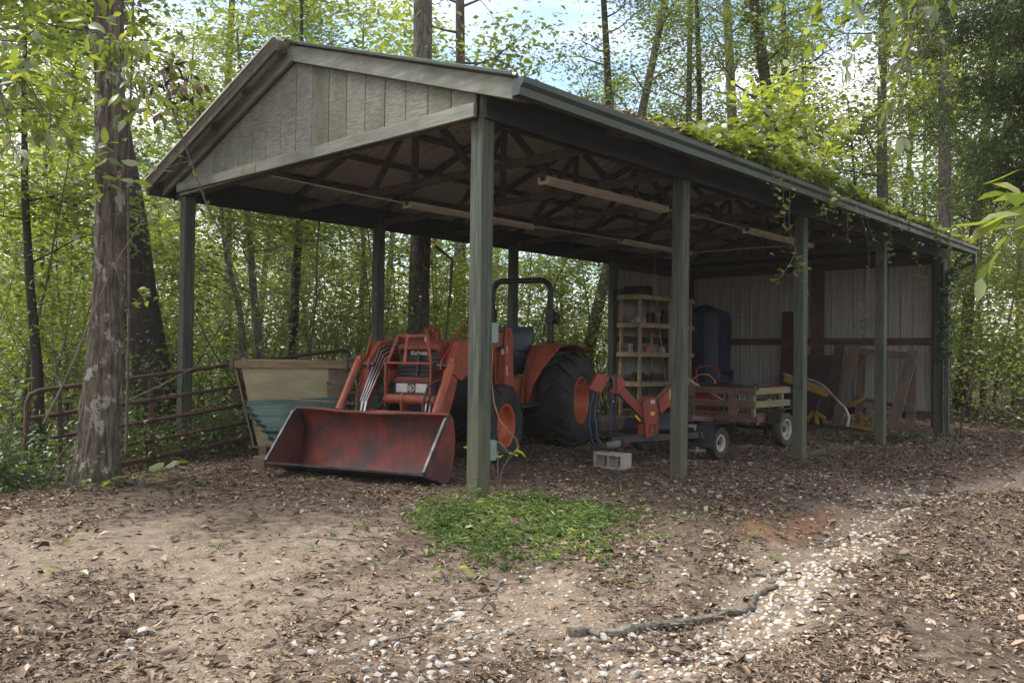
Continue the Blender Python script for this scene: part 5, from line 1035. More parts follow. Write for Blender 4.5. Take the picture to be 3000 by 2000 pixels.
# undergrowth masses -----------------------------------------------------------
def thicket(name, label, spots, leaf, size, per, rng, hmax, hexp=1.3, sp=.32, tsh=0, stems=True):
    C = []; tn = []; mb = MB()
    for (x, y) in spots:
        g = float(gz(x, y)); h = hmax * rng.uniform(.45, 1.1)
        for s_ in range(3):
            bp = walk((x + rng.normal(0, .15), y + rng.normal(0, .15), g - .05), (rng.normal(0, .3), rng.normal(0, .3), 1), h, 5, .16, rng); r0 = rng.uniform(.006, .016)
            mb.tube(bp, [r0, r0 * .9, r0 * .75, r0 * .6, r0 * .45, r0 * .3], 4, cap=False)
            tt = rng.uniform(0, .75)
            for q in range(per):
                u = rng.uniform(0, 1) ** (1 / hexp); j = min(4, int(u * 5)); w_ = u * 5 - j; c = bp[j] * (1 - w_) + bp[j + 1] * w_
                C.append(c); tn.append(tt)
    C = np.array(C); rep = 7; C = np.repeat(C, rep, 0) + rng.normal(size=(len(C) * rep, 3)) * np.array([sp, sp, sp * .32]); tn = np.clip(np.repeat(tn, rep) + rng.normal(0, .16, len(C)) + tsh, 0, 1)
    C[:, 2] = np.maximum(C[:, 2], gz(C[:, 0], C[:, 1]) + .03)
    v, f, t = leaf_geo(C, size * rng.uniform(.65, 1.35, len(C)), rng, .6, .5, .4, tone=tn)
    e = link(name, np_mesh(name, v, f, leaf, t)); tag(e, label, kind='stuff'); s = mb.build(name + '_stems', m_twig, e, smooth=True, fix=False); s['kind'] = 'stuff'
def spots(num, box, ok, rng):
    out = []
    while len(out) < num:
        x, y = rng.uniform(box[0], box[1]), rng.uniform(box[2], box[3])
        if ok(x, y): out.append((x, y))
    return out
rt_ = np.random.default_rng(9)
inview = lambda x, y: abs(((x - CAM.x) * RT.x + (y - CAM.y) * RT.y)) < .78 * ((x - CAM.x) * FW.x + (y - CAM.y) * FW.y)
thicket('undergrowth', 'dense leafy undergrowth behind the gate and left posts', spots(150, (-5, 12, 6.4, 13), inview, rt_), lf_mid, .085, 12, rt_, 2.9)
thicket('undergrowth', 'bushes tinted bright as if backlit farther back in the wood', spots(110, (2, 24, 9.5, 24), lambda x, y: inview(x, y), rt_), lf_bri, .12, 12, rt_, 3.6, sp=.42)
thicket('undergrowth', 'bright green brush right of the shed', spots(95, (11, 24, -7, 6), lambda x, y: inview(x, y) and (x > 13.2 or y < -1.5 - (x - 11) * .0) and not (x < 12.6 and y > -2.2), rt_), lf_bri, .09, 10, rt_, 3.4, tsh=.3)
thicket('undergrowth', 'low dark bushes round the foot of the big left trunk', spots(44, (-4.2, -1.75, 3.4, 6.5), lambda x, y: inview(x, y) and math.hypot(x + 1.62, y - 3.66) > .5, rt_), lf_drk, .055, 14, rt_, .95, sp=.2, tsh=.2)
thicket('far_wood', 'mass of distant leafy wood closing the view', [tuple(P2(rt_.uniform(34, 56), rt_.uniform(-.8, .8))) for _ in range(170)], lf_mid, .34, 13, rt_, 8.5, hexp=1.2, sp=1.0)
thicket('undergrowth', 'low weeds between gate and undergrowth', spots(36, (-1.6, 2.5, 5.3, 6.6), inview, rt_), lf_mid, .06, 10, rt_, .8, sp=.2)
# thin stems, creepers and dead twigs hanging in the wood
mb = MB()
for k in range(170):
    d = rt_.uniform(11, 22); p = P2(d, rt_.uniform(-.68, .68))
    if not free(p[0], p[1], .3): continue
    g = float(gz(*p)); bp = walk((p[0], p[1], g), (rt_.normal(0, .25), rt_.normal(0, .25), 1), rt_.uniform(3, 7), 8, .13, rt_); r0 = rt_.uniform(.006, .02); mb.tube(bp, [r0 * (1 - .08 * q) for q in range(9)], 5, cap=False)
    for s_ in range(3): j = rt_.integers(2, 8); mb.tube(walk(bp[j], rt_.normal(size=3), rt_.uniform(.5, 1.4), 4, .25, rt_), [r0 * .5, r0 * .4, r0 * .3, r0 * .2, r0 * .1], 4, cap=False)
tag(mb.build('woodland_stems', m_twig, smooth=True, fix=False), 'tangle of thin bare stems and creepers in the wood', kind='stuff')
# creepers in front of the left woods that can be picked out
def creeper(name, label, pts, r_, twigs=6, leaves=0, leaf=None, rng=rt_, size=.1, cat='creeper'):
    e = empty(name, pts[0], label=label, cat=cat); P0 = np.array(pts[0]); pp = [np.array(p) - P0 for p in pts]; mb = MB().tube(pp, [r_ * (1 - .5 * k / (len(pp) - 1)) for k in range(len(pp))], 6); tips = []
    for k in range(twigs):
        j = int(rng.integers(1, len(pp))); w_ = walk(pp[j], rng.normal(size=3), rng.uniform(.15, .5), 3, .3, rng); mb.tube(w_, [r_ * .4, r_ * .3, r_ * .2, r_ * .12], 4, cap=False); tips += w_[1:]
    mb.build('stem', m_twig, e, smooth=True, fix=False)
    if leaves:
        tips = np.array(tips + pp[1:]); C = tips[rng.integers(0, len(tips), leaves)] + rng.normal(size=(leaves, 3)) * .06; v, f, t = leaf_geo(C, size * rng.uniform(.7, 1.3, leaves), rng, .6, .6, .4, full=True); link('foliage', np_mesh('foliage', v, f, leaf, t), e)
    return e
def W3(px, py, d):  # a surveyed point: bearing and height angle from the camera, distance d
    x, y = P2(d, 0); du, dv = px - 1500, py - 1000; u = du + dv * roll; v_ = dv - du * roll
    return (CAM.x + d * (FW.x + RT.x * u / 2381), CAM.y + d * (FW.y + RT.y * u / 2381), CAM.z + d * (pitch - v_ / 2381))
creeper('creeper', 'brown vine stem crossing the left end of the gable', [W3(470, 200, 7.6), W3(505, 330, 7.6), (*W3(555, 470, 7.7),), W3(600, 590, 7.8), W3(660, 710, 7.9), W3(700, 830, 8.0)], .013, 10, 24, lf_mid)
creeper('creeper', 'upright thin stem between big trunk and left eave', [(*W3(372, 1330, 8.6),), W3(378, 900, 8.6), W3(372, 500, 8.6), W3(380, 200, 8.6), W3(385, -60, 8.6)], .016, 12, 60, lf_bri)
creeper('creeper', 'arching bare branch in the left woods below the eave', [W3(130, 1240, 7.4), W3(190, 1120, 7.4), W3(260, 950, 7.5), W3(330, 780, 7.6), W3(420, 640, 7.7)], .012, 10)
creeper('creeper', 'long bare branch lying across the gate top', [W3(350, 1185, 8.6), W3(480, 1125, 8.9), W3(600, 1060, 9.2), W3(720, 1035, 9.6), W3(790, 985, 10)], .011, 6)
creeper('creeper', 'bent dark vine stem behind the nearest post', [W3(1275, 720, 13.5), W3(1325, 760, 13.5), W3(1318, 860, 13.5), W3(1310, 950, 13.6), W3(1300, 1060, 13.6)], .03, 6)
# ---------------------------------------------------------------- cedar, overhanging boughs on the right
ce = empty('cedar_tree', gl(9.15, -2.75), label='drooping dark cedar boughs at the upper right', cat='tree'); mb = MB().tube([(0, 0, -.2), (0, .02, 2), (.05, 0, 5), (0, 0, 9)], [.22, .18, .15, .1], 12); C = []; D = []
for k in range(62):
    z = rt_.uniform(3.9, 8.5); a = rt_.normal(2.45, .8); L_ = rt_.uniform(1.2, 2.9) * (.7 + .3 * min(1, (z - 3.9) / 1.5)); bp = walk((0, 0, z), (math.cos(a), math.sin(a), .15), L_, 7, .12, rt_, -.045); mb.tube(bp, [.022, .018, .014, .011, .008, .006, .004, .003], 5, cap=False)
    for j in range(2, 8):
        for s_ in range(4):
            sp = walk(bp[j], np.array([math.cos(a), math.sin(a), -.5]) + rt_.normal(size=3) * .7, rt_.uniform(.2, .55), 4, .2, rt_, -.06)
            for q in sp[1:]:
                m_ = 11; C.append(q + rt_.normal(size=(m_, 3)) * .06); dd = (sp[-1] - sp[0]) + rt_.normal(size=(m_, 3)) * .25; D.append(dd)
mb.build('trunk', m_bark, ce, smooth=True, fix=False); C = np.concatenate(C); D = np.concatenate(D); v, f, t = leaf_geo(C, rt_.uniform(.05, .10, len(C)), rt_, .8, .22, dirs=D, tone=np.clip(rt_.normal(.4, .25, len(C)), 0, 1)); link('crown', np_mesh('crown', v, f, lf_ced, t), ce)
def bough(name, label, start, ends, leaf, size, per, r_=.012, aspect=.42, rng=rt_, droop=-.03, whorl=True, cat='branch', spread=.10, flat=False):
    e = empty(name, start, label=label, cat=cat); S0 = np.array(start); mb = MB(); C = []; D = []
    for en in ends:
        d = np.array(en) - S0; L_ = np.linalg.norm(d); bp = [S0 * 0 + d * q + np.array([0, 0, .12 * L_ * math.sin(q * math.pi)]) + rng.normal(size=3) * .03 * (0 < q < 1) for q in np.linspace(0, 1, 8)]; mb.tube(bp, [r_ * (1 - .1 * k) for k in range(8)], 5, cap=False)
        for j in range(2, 8):
            for s_ in range(2 if j < 7 else 1):
                sp = walk(bp[j], d / L_ + rng.normal(size=3) * .6, rng.uniform(.12, .4), 3, .2, rng, droop); mb.tube(sp, [r_ * .4, r_ * .3, r_ * .2, r_ * .15], 4, cap=False)
                for q in (sp if not whorl else sp[2:]):
                    for w_ in range(per):
                        dd = rng.normal(size=3) * (.7 if not flat else np.array([.8, .8, .22])) + (sp[-1] - sp[0]) * 2 + np.array([0, 0, -.35 if not flat else -.15]); dd /= np.linalg.norm(dd); C.append(q + dd * size * .55 + rng.normal(size=3) * .01); D.append(dd)
    mb.build('twigs', m_twig, e, smooth=True, fix=False); C = np.array(C); v, f, t = leaf_geo(C, size * rng.uniform(.7, 1.25, len(C)), rng, .5, aspect, dirs=np.array(D), full=True, tone=np.clip(rng.normal(.55, .25, len(C)), 0, 1)); link('foliage', np_mesh('foliage', v, f, leaf, t), e); return e
bough('overhanging_bough', 'bough of large leaves hanging into the top right', W3(2760, -120, 7.5), [W3(2380, 60, 7.2), W3(2450, 150, 7.4), W3(2600, 120, 7.3), W3(2640, 330, 7.4), W3(2330, -10, 7.4)], lf_mid, .15, 2)
bough('overhanging_bough', 'pale grey drooping twig in front of the cedar', W3(2690, 20, 8.5), [W3(2640, 340, 8.4), W3(2780, 300, 8.6), W3(2600, 400, 8.5)], lf_mid, .08, 1, .014)
bough('overhanging_bough', 'bright green leafy spray close at the right edge', W3(3260, 600, 4.3), [W3(2960, 690, 4.0), W3(3060, 640, 4.1)], lf_mid, .19, 1, .008)
bough('overhanging_bough', 'broad dark leaves hanging left of the big trunk', W3(-120, 120, 6.6), [W3(160, 200, 6.4), W3(120, 350, 6.5), W3(200, 420, 6.5), W3(60, 480, 6.4)], lf_mid, .13, 2)
bough('overhanging_bough', 'broad leaves hanging across the big trunk', W3(230, 60, 6.5), [W3(330, 120, 6.3), W3(330, 240, 6.4), W3(420, 260, 6.5), W3(440, 330, 6.6)], lf_mid, .12, 2, .008)
bough('overhanging_bough', 'dead brown leaf clump hanging near the left eave', W3(430, 150, 7.2), [W3(500, 230, 7.2), W3(520, 260, 7.2)], RAMPMAT('dead_leaf', [(0, (.08, .05, .034)), (1, (.17, .105, .068))]), .09, 2, .006)
# ---------------------------------------------------------------- vines on the roof
rr = np.random.default_rng(31)
lf_vin = LEAF('roof_vine_leaf', (.085, .12, .025), (.18, .215, .04), (.34, .29, .06), .45, .07, ypos=.75)
N = 15000; xv = np.clip(rr.normal(4.9, 1.6, N), 2.3, 12.3); xv[:6500] = rr.uniform(2.8, 12.25, 6500); yv = -.57 + np.abs(rr.normal(0, .5, N)); hp = .12 * np.exp(-((xv - 3.8) / .9) ** 2) + .10 * np.exp(-((xv - 5.8) / 1.2) ** 2) + .08
hp = hp * (1 + .5 * snoise(xv, yv, 3)); zv = roofz(0) * 0 + (RZ - SL * np.abs(yv - RY)) + np.abs(rr.normal(0, .5, N)) * np.maximum(hp, .05); C = np.stack([xv, yv, zv], 1)
v1 = leaf_geo(C, rr.uniform(.05, .11, N), rr, .55, .8, .35, tone=np.clip(.45 + .3 * snoise(xv, yv, 1.4, 2) + rr.normal(0, .15, N), 0, 1), full=True)
tag(link('roof_vine', np_mesh('roof_vine', *v1[:2], lf_vin, v1[2])), 'yellow green vine carpet spilling over the long eave', kind='stuff')
N = 2600; xv = rr.uniform(1.2, 12.25, N); yv = -.50 + np.abs(rr.normal(0, .25, N)); C = np.stack([xv, yv, RZ - SL * np.abs(yv - RY) + rr.uniform(.0, .05, N)], 1); v1 = leaf_geo(C, rr.uniform(.04, .10, N), rr, .5, .4, tone=rr.uniform(0, 1, N))
m_dead = RAMPMAT('dead_leaf_litter', [(0, (.075, .05, .034)), (.35, (.155, .11, .075)), (.7, (.26, .193, .136)), (1, (.40, .322, .24))])
tag(link('roof_litter', np_mesh('roof_litter', *v1[:2], m_dead, v1[2])), 'dead leaves lying along the roof edge', kind='stuff')
for k, (lb, px, ds, hh, wd) in enumerate((('leafy seedling tree rising from the roof vines', 5.6, .1, 1.1, 1.0), ('second seedling with broad leaves farther along the roof', 6.9, .2, .95, .9), ('small seedling at the near end of roof vines', 4.6, .3, .7, .7))):
    b0 = (px, ds, roofz(ds) + .02); bough('roof_seedling', lb, b0, [(px + rr.normal(0, wd * .7), ds + rr.normal(-.3, wd * .35), b0[2] + hh * rr.uniform(.5, 1.2)) for _ in range(5)], lf_bri, .15, 1, .007, whorl=False, rng=rr, cat='seedling', flat=True)
def strand(lb, pts, n, leaf=lf_vin, size=.06, side=.05):
    e = empty('hanging_vine', pts[0], label=lb, cat='vine', group='vine strands hanging off the eave'); A = np.array(pts) - np.array(pts[0]); MB().tube(A, .0035, 5).build('stem', m_twig, e, smooth=True, fix=False)
    u = rr.uniform(.1, 1, n) * (len(A) - 1); j = np.minimum(u.astype(int), len(A) - 2); C = A[j] + (A[j + 1] - A[j]) * (u - j)[:, None] + rr.normal(size=(n, 3)) * side; v, f, t = leaf_geo(C, size * rr.uniform(.7, 1.3, n), rr, .5, .85, full=True); link('foliage', np_mesh('foliage', v, f, leaf, t), e)
ye = -.60
strand('longest branched vine strand in front of the second post', [(4.35, ye, 3.36), (4.33, ye, 3.05), (4.38, ye + .02, 2.75), (4.52, ye, 2.5), (4.6, ye, 2.3), (4.72, ye, 2.1)], 34, lf_vin, .07, .10)
strand('vine side shoot bending left across the second post', [(4.52, ye, 2.55), (4.35, ye - .02, 2.4), (4.1, ye - .03, 2.22), (3.98, ye - .02, 2.15)], 12, lf_vin, .065)
strand('yellow vine tuft hanging between second and third posts', [(5.25, ye, 3.38), (5.3, ye, 3.15), (5.42, ye, 2.98)], 26, lf_vin, .07, .07)
strand('bare thin vine hanging past the third post', [(6.4, ye, 3.36), (6.75, ye, 2.9), (6.8, ye, 2.6), (6.7, ye, 2.2), (6.62, ye, 1.75)], 5, lf_mid)
strand('pale vine tuft under the gutter by the third post', [(6.55, ye, 3.3), (6.9, ye, 3.0), (7.2, ye, 2.9)], 14, lf_mid, .06)
strand('curved vine strand hanging left of the fourth post', [(8.75, ye, 3.36), (8.75, ye, 2.95), (8.85, ye, 2.7), (9.1, ye, 2.48), (9.4, ye, 2.42)], 30, lf_mid, .055)
strand('short curved vine strand right of the fourth post', [(9.9, ye, 3.36), (9.95, ye, 3.05), (10.15, ye, 2.9), (10.5, ye, 2.86)], 18, lf_mid, .055)
for k in range(16):
    x_ = rr.uniform(2.6, 11.8); L_ = rr.gamma(2, .13); strand('short vine strand dangling off the gutter', [(x_, ye, 3.40), (x_ + .03, ye - .02, 3.40 - L_ * .5), (x_ + rr.normal(.05, .06), ye, 3.40 - L_)], int(6 + L_ * 25), (lf_vin, lf_mid)[k % 2], .06, .04)
N = 420; z_ = rr.uniform(1.3, 3.3, N); C = np.stack([12.0 + rr.normal(0, .09, N), -.10 + rr.normal(0, .05, N) - .35 * np.clip((z_ - 2.7) / .6, 0, 1), z_], 1); e = empty('ivy', (12.05, -.1, 0), label='ivy climbing the rear corner post to the gutter', cat='ivy'); C = C - np.array([12.05, -.1, 0])
v, f, t = leaf_geo(C, rr.uniform(.05, .09, N), rr, 1.0, .8, .8, full=True, tone=rr.uniform(0, .8, N)); link('foliage', np_mesh('foliage', v, f, lf_drk, t), e); MB().tube([(-.02, -.0, -.05), (.0, -.02, 1.2), (-.03, .0, 2.2), (0, -.05, 3.2)], .008, 6).build('stem', m_twig, e)
# ---------------------------------------------------------------- leaf litter
rl_ = np.random.default_rng(77)
def cam_dist(x, y): return np.hypot(x - CAM.x, y - CAM.y)
def in_frame(x, y, m=.72):
    dx, dy = x - CAM.x, y - CAM.y; f_ = dx * FW.x + dy * FW.y; r_ = dx * RT.x + dy * RT.y; return (f_ > 1.6) & (np.abs(r_) < m * f_ + .5)
def scatter_ground(N, dens):
    d = 2.0 + 13.5 * rl_.uniform(0, 1, N) ** 1.25; t = rl_.uniform(-.72, .72, N); x = CAM.x + d * (FW.x + t * RT.x); y = CAM.y + d * (FW.y + t * RT.y)
    k = rl_.uniform(0, 1, N) < dens(x, y); return x[k], y[k]
PATCH = np.array([(-1.15, -.3), (-.35, .25), (-.05, -.15), (.55, -.2), (.95, -.6), (.55, -1.3), (-.15, -1.65), (-.75, -1.45), (-1.0, -.9)])
def inpoly(x, y, P):
    c = np.zeros(np.shape(x), bool); n = len(P)
    for i in range(n):
        (x1, y1), (x2, y2) = P[i], P[(i + 1) % n]; c ^= ((y1 > y) != (y2 > y)) & (x < (x2 - x1) * (y - y1) / (y2 - y1 + 1e-12) + x1)
    return c
def wood_floor(x, y): return np.maximum(sst(5.2, 6.4, y), sst(12.4, 13.2, x))
def litd(x, y):
    l = zones(x, y)[2]; l = np.where(inpoly(x, y, PATCH), l * .8, l); return np.clip(l ** 1.4, 0, 1)
x, y = scatter_ground(250000, litd); N = len(x); z = gz(x, y) + rl_.uniform(.002, .022, N)
tn = np.clip(rl_.beta(1.6, 2.0, N) + .12 * snoise(x, y, .9, 3), 0, 1)
sz = np.where(rl_.uniform(0, 1, N) < .87, rl_.uniform(.010, .034, N), rl_.uniform(.034, .075, N)) * (.55 + .07 * cam_dist(x, y))
v, f, t = leaf_geo(np.stack([x, y, z], 1), sz, rl_, .3, .42, .12, .22, tone=tn)
me = np_mesh('leaf_litter', v, f, m_dead, t); o = link('leaf_litter', me); tag(o, 'brown dead leaf litter strewn over the soil', kind='stuff')
# larger curled leaves lying about
x, y = scatter_ground(1500, lambda x, y: (cam_dist(x, y) < 8) * (.25 + .6 * litd(x, y))); N = len(x); v, f, t = leaf_geo(np.stack([x, y, gz(x, y) + rl_.uniform(.008, .035, N)], 1), rl_.uniform(.05, .095, N), rl_, .5, .42, .3, .4, full=True, tone=np.clip(rl_.normal(.55, .25, N), 0, 1))
tag(link('curled_leaves', np_mesh('curled_leaves', v, f, m_dead, t)), 'larger curled oak leaves on top of the litter', kind='stuff')
# straw, needles and splinters
x, y = scatter_ground(26000, lambda x, y: np.clip(.25 + litd(x, y), 0, 1) * (cam_dist(x, y) < 10)); N = len(x); v, f, t = leaf_geo(np.stack([x, y, gz(x, y) + rl_.uniform(.002, .012, N)], 1), rl_.uniform(.03, .10, N), rl_, .3, .07, .08, .1, tone=rl_.uniform(0, .8, N))
tag(link('straw_litter', np_mesh('straw_litter', v, f, m_dead, t)), 'fine straw and needle litter on the yard', kind='stuff')
# ---------------------------------------------------------------- pebbles and white stones
def rock(rng, k):
    import bmesh
    bm = bmesh.new(); bmesh.ops.create_icosphere(bm, subdivisions=2 if k else 1, radius=1)
    cuts = [(Vector(rng.normal(size=3)).normalized(), rng.uniform(.42, .78)) for _ in range(12)]
    for v in bm.verts:
        for n_, d_ in cuts:
            q = v.co.dot(n_)
            if q > d_: v.co -= n_ * (q - d_)
        v.co *= rng.uniform(.96, 1.04); v.co.z *= .62; v.co.x *= 1.25
    m_ = bpy.data.meshes.new('stone'); bm.to_mesh(m_); bm.free(); return m_
m_st = MAT('white_limestone', (.42, .405, .375), (.30, .285, .26), 9, .9, bump=.3, c3=(.27, .215, .16), s3=7, t3=(.52, .72)); m_st2 = MAT('grey_limestone', (.32, .305, .275), (.23, .215, .19), 9, .9, bump=.3, c3=(.2, .16, .12), s3=7, t3=(.55, .75))
RK = [rock(rl_, 1) for _ in range(8)]
for i, m_ in enumerate(RK): m_.materials.append(m_st if i < 5 else m_st2)
SITES = [(-2.18, -1.81, .22, 30), (-2.02, -2.05, .16, 16), (-2.33, -2.2, .2, 26), (-3.4, -1.1, .25, 12), (-1.59, -2.5, .22, 46), (-1.3, -2.66, .16, 34), (-.95, -2.78, .18, 40), (-.5, -2.74, .16, 38), (-.15, -2.72, .14, 30), (.4, -2.6, .18, 30), (.9, -2.5, .2, 28), (1.5, -2.42, .2, 24), (2.4, -2.2, .25, 22), (3.4, -2.05, .35, 34), (4.4, -1.95, .4, 24), (5.2, -2.1, .5, 16), (-1.0, -1.85, .3, 14), (-.3, -1.9, .3, 12), (-1.7, -1.7, .4, 12), (.6, -3.3, .5, 14), (-.2, -3.3, .4, 10)]
cand = []
for sx_, sy_, sp, n_ in SITES:
    for _ in range(int(n_ * 2.2)):
        x, y = sx_ + rl_.normal(0, sp), sy_ + rl_.normal(0, sp * .7); r_ = rl_.uniform(.012, .028) * (1.25 if rl_.uniform() < .2 else 1)
        if all((x - a) ** 2 + (y - b) ** 2 > (.8 * (r_ + c)) ** 2 for a, b, c in cand): cand.append((x, y, r_))
cand.sort(key=lambda c: -c[2] / cam_dist(c[0], c[1])); cand = [c for c in cand if bool(in_frame(c[0], c[1], .66))]
restV = []
for k, (x, y, r_) in enumerate(cand):
    if k < 300:
        o = link('white_stone', RK[int(rl_.integers(8))], None, (x, y, float(gz(x, y)) + r_ * .16)); o.scale = (r_, r_ * rl_.uniform(.7, 1.1), r_ * rl_.uniform(.8, 1.2)); o.rotation_euler = (rl_.normal(0, .25), rl_.normal(0, .25), rl_.uniform(0, 6.28)); tag(o, 'pale limestone chunk lying in the washed out gravel', 'stone', 'pale stones along the gully')
    else: restV.append((x, y, r_))
def pebbles(name, label, xs_, ys_, rs, mat, tone):
    base = rock(rl_, 0); bv = np.array([v.co[:] for v in base.vertices]); bf = np.array([p.vertices[:] for p in base.polygons]); N = len(xs_)
    a = rl_.uniform(0, 6.28, N); c, s = np.cos(a), np.sin(a); V_ = bv[None] * rs[:, None, None]; X_ = V_[..., 0] * c[:, None] - V_[..., 1] * s[:, None] + xs_[:, None]; Y_ = V_[..., 0] * s[:, None] + V_[..., 1] * c[:, None] + ys_[:, None]; Z_ = V_[..., 2] + (gz(xs_, ys_) + rs * .15)[:, None]
    F_ = bf[None] + (np.arange(N) * len(bv))[:, None, None]; tag(link(name, np_mesh(name, np.stack([X_, Y_, Z_], -1).reshape(-1, 3), F_.reshape(-1, 3), mat, np.repeat(tone, len(bv)))), label, kind='stuff')
m_peb = RAMPMAT('pebble_mix', [(0, (.20, .13, .08)), (.4, (.36, .25, .15)), (.75, (.45, .37, .27)), (1, (.50, .47, .42))], .9)
gx = []; gy = []
x, y = scatter_ground(30000, lambda x, y: np.clip(zones(x, y)[0] * 1.1 - .25, 0, .9) * (cam_dist(x, y) < 9)); gx.append(x); gy.append(y)
x, y = scatter_ground(24000, lambda x, y: np.clip(np.exp(-(seg_dist(x, y, GUL) / .3) ** 2) + .9 * np.exp(-(((x + 2.1) / .7) ** 2 + ((y + 1.95) / .45) ** 2)) + .7 * np.exp(-(((x + 1.3) / .6) ** 2 + ((y + 1.75) / .3) ** 2)), 0, .9)); gx.append(x); gy.append(y)
x = np.concatenate(gx); y = np.concatenate(gy); N = len(x)
pebbles('gravel', 'small tan pebbles and grit in the sand', x, y, rl_.uniform(.003, .011, N) * (1 + .5 * (rl_.uniform(0, 1, N) < .1)), m_peb, np.clip(rl_.beta(2, 2, N), 0, 1))
rest = np.array(restV); x, y = scatter_ground(9000, lambda x, y: np.exp(-((seg_dist(x, y, GUL) - .05) / .27) ** 2) * .8); xx = np.concatenate([rest[:, 0], x]); yy_ = np.concatenate([rest[:, 1], y]); rr_ = np.concatenate([rest[:, 2], rl_.uniform(.010, .024, len(x))])
pebbles('small_stones', 'smaller pale stones filling the gully', xx, yy_, rr_, m_peb, rl_.uniform(.7, 1, len(xx)))
tag(link('brown_rock', RK[2].copy(), None, (-2.93, 2.05, float(gz(-2.93, 2.05)) + .03)), 'ochre brown rock at the left edge of the yard', 'rock').scale = (.12, .09, .09); bpy.data.objects['brown_rock'].data.materials[0] = MAT('ochre_rock', (.26, .14, .06), (.17, .09, .04), 6, .9, bump=.3)
# ---------------------------------------------------------------- fallen branches and sticks
m_stick = MAT('mossy_fallen_bark', (.17, .15, .115), (.06, .052, .04), 40, .95, bump=.6, c3=(.24, .23, .19), s3=6, t3=(.56, .7))
def stick(lb, P, r_, twigs=2, mat=m_stick, nm='fallen_stick', lift=.5):
    pts = []
    P = [np.array(p, float) for p in P]
    for a, b in zip(P[:-1], P[1:]):
        for q in np.linspace(0, 1, 5)[:-1]: c = a + (b - a) * q + rl_.normal(0, .012, 2); pts.append((c[0], c[1], float(gz(c[0], c[1])) + r_ * lift))
    pts.append((P[-1][0], P[-1][1], float(gz(*P[-1])) + r_ * .6)); n_ = len(pts); o0 = Vector(pts[0]); e = empty(nm, o0, label=lb, cat='branch' if r_ > .02 else 'stick')
    pp = [Vector(p) - o0 for p in pts]; jt = rl_.uniform(.86, 1.14, (n_, 9)); MB().tube(pp, [r_ * (1 - .55 * k / n_) for k in range(n_)], 9, jit=lambda i, k: jt[i, k]).build('stem', mat, e, smooth=True)
    for k in range(twigs):
        j = int(rl_.integers(1, n_ - 1)); w_ = walk(pp[j], (rl_.normal(), rl_.normal(), .12), rl_.uniform(.1, .35), 4, .2, rl_, -.02); MB().tube(w_, [r_ * .35, r_ * .3, r_ * .22, r_ * .15, r_ * .1], 5).build('twig', mat, e, smooth=True)
stick('thick crooked fallen branch across the foreground gravel', [(-1.61, -2.27), (-1.41, -2.4), (-.97, -2.51), (-.55, -2.62), (-.42, -2.60), (-.18, -2.52), (.02, -2.54)], .025, 4, nm='fallen_branch')
stick('thin curved stick on the bare sand at left', [(-3.05, -.50), (-2.93, -.62), (-2.78, -.68)], .009, 0); stick('short thick stick at the lower left corner', [(-3.40, -.57), (-3.29, -.73)], .018, 0); stick('straight thin stick left of the green patch', [(-1.45, .11), (-1.40, -.12), (-1.38, -.34)], .009, 0)
stick('crooked twig below the green patch', [(-1.21, -1.3), (-1.25, -1.5), (-1.45, -1.62), (-1.7, -1.58)], .011, 3); stick('thin twig reaching toward the lower gravel', [(-1.48, -1.62), (-1.72, -1.83), (-1.85, -2.08)], .008, 3)
stick('forked bare twig beside the orange clay', [(.73, -1.71), (.35, -2.05), (.07, -2.35)], .011, 0); stick('second arm of the twig beside orange clay', [(.07, -2.35), (.3, -2.42), (.55, -2.38), (.65, -2.2)], .012, 0); stick('curved twig right of the green patch', [(-.82, -2.09), (-.65, -2.12), (-.5, -2.0)], .008, 1)
stick('thin stick lying across the gully stones', [(.1, -2.45), (.45, -2.62), (.8, -2.68)], .007, 1); stick('long thin stick on the right hand litter', [(-.9, -3.05), (-.7, -3.15), (-.45, -3.2)], .008, 1); stick('broken stick near the bottom right', [(-1.62, -2.86), (-1.5, -3.0), (-1.36, -3.14)], .013, 1); stick('stick at the bottom edge by the stones', [(-2.05, -2.62), (-1.9, -2.7), (-1.75, -2.72)], .012, 2)
stick('stick lying by the gate foot', [(-1.2, 3.3), (-.6, 3.55), (.0, 3.6)], .014, 2); stick('second stick lying by the gate foot', [(-1.1, 3.0), (-.7, 3.15), (-.3, 3.3)], .01, 2)
mb = MB()
for k in range(420):
    d = 2 + 9 * rl_.uniform() ** 1.2; p = P2(d, rl_.uniform(-.65, .65))
    if rl_.uniform() > .25 + float(litd(p[0], p[1])): continue
    a = rl_.uniform(0, 6.28); L_ = rl_.uniform(.06, .28); pts = []
    for q in range(4): x_, y_ = p[0] + math.cos(a + .25 * q) * L_ * q / 3, p[1] + math.sin(a + .25 * q) * L_ * q / 3; pts.append((x_, y_, float(gz(x_, y_)) + .008 + .012 * rl_.uniform()))
    r0 = rl_.uniform(.0015, .005); mb.tube(pts, [r0, r0, r0 * .8, r0 * .5], 5)
tag(mb.build('twig_litter', m_twig, smooth=True, fix=False), 'small twigs scattered over the yard', kind='stuff')
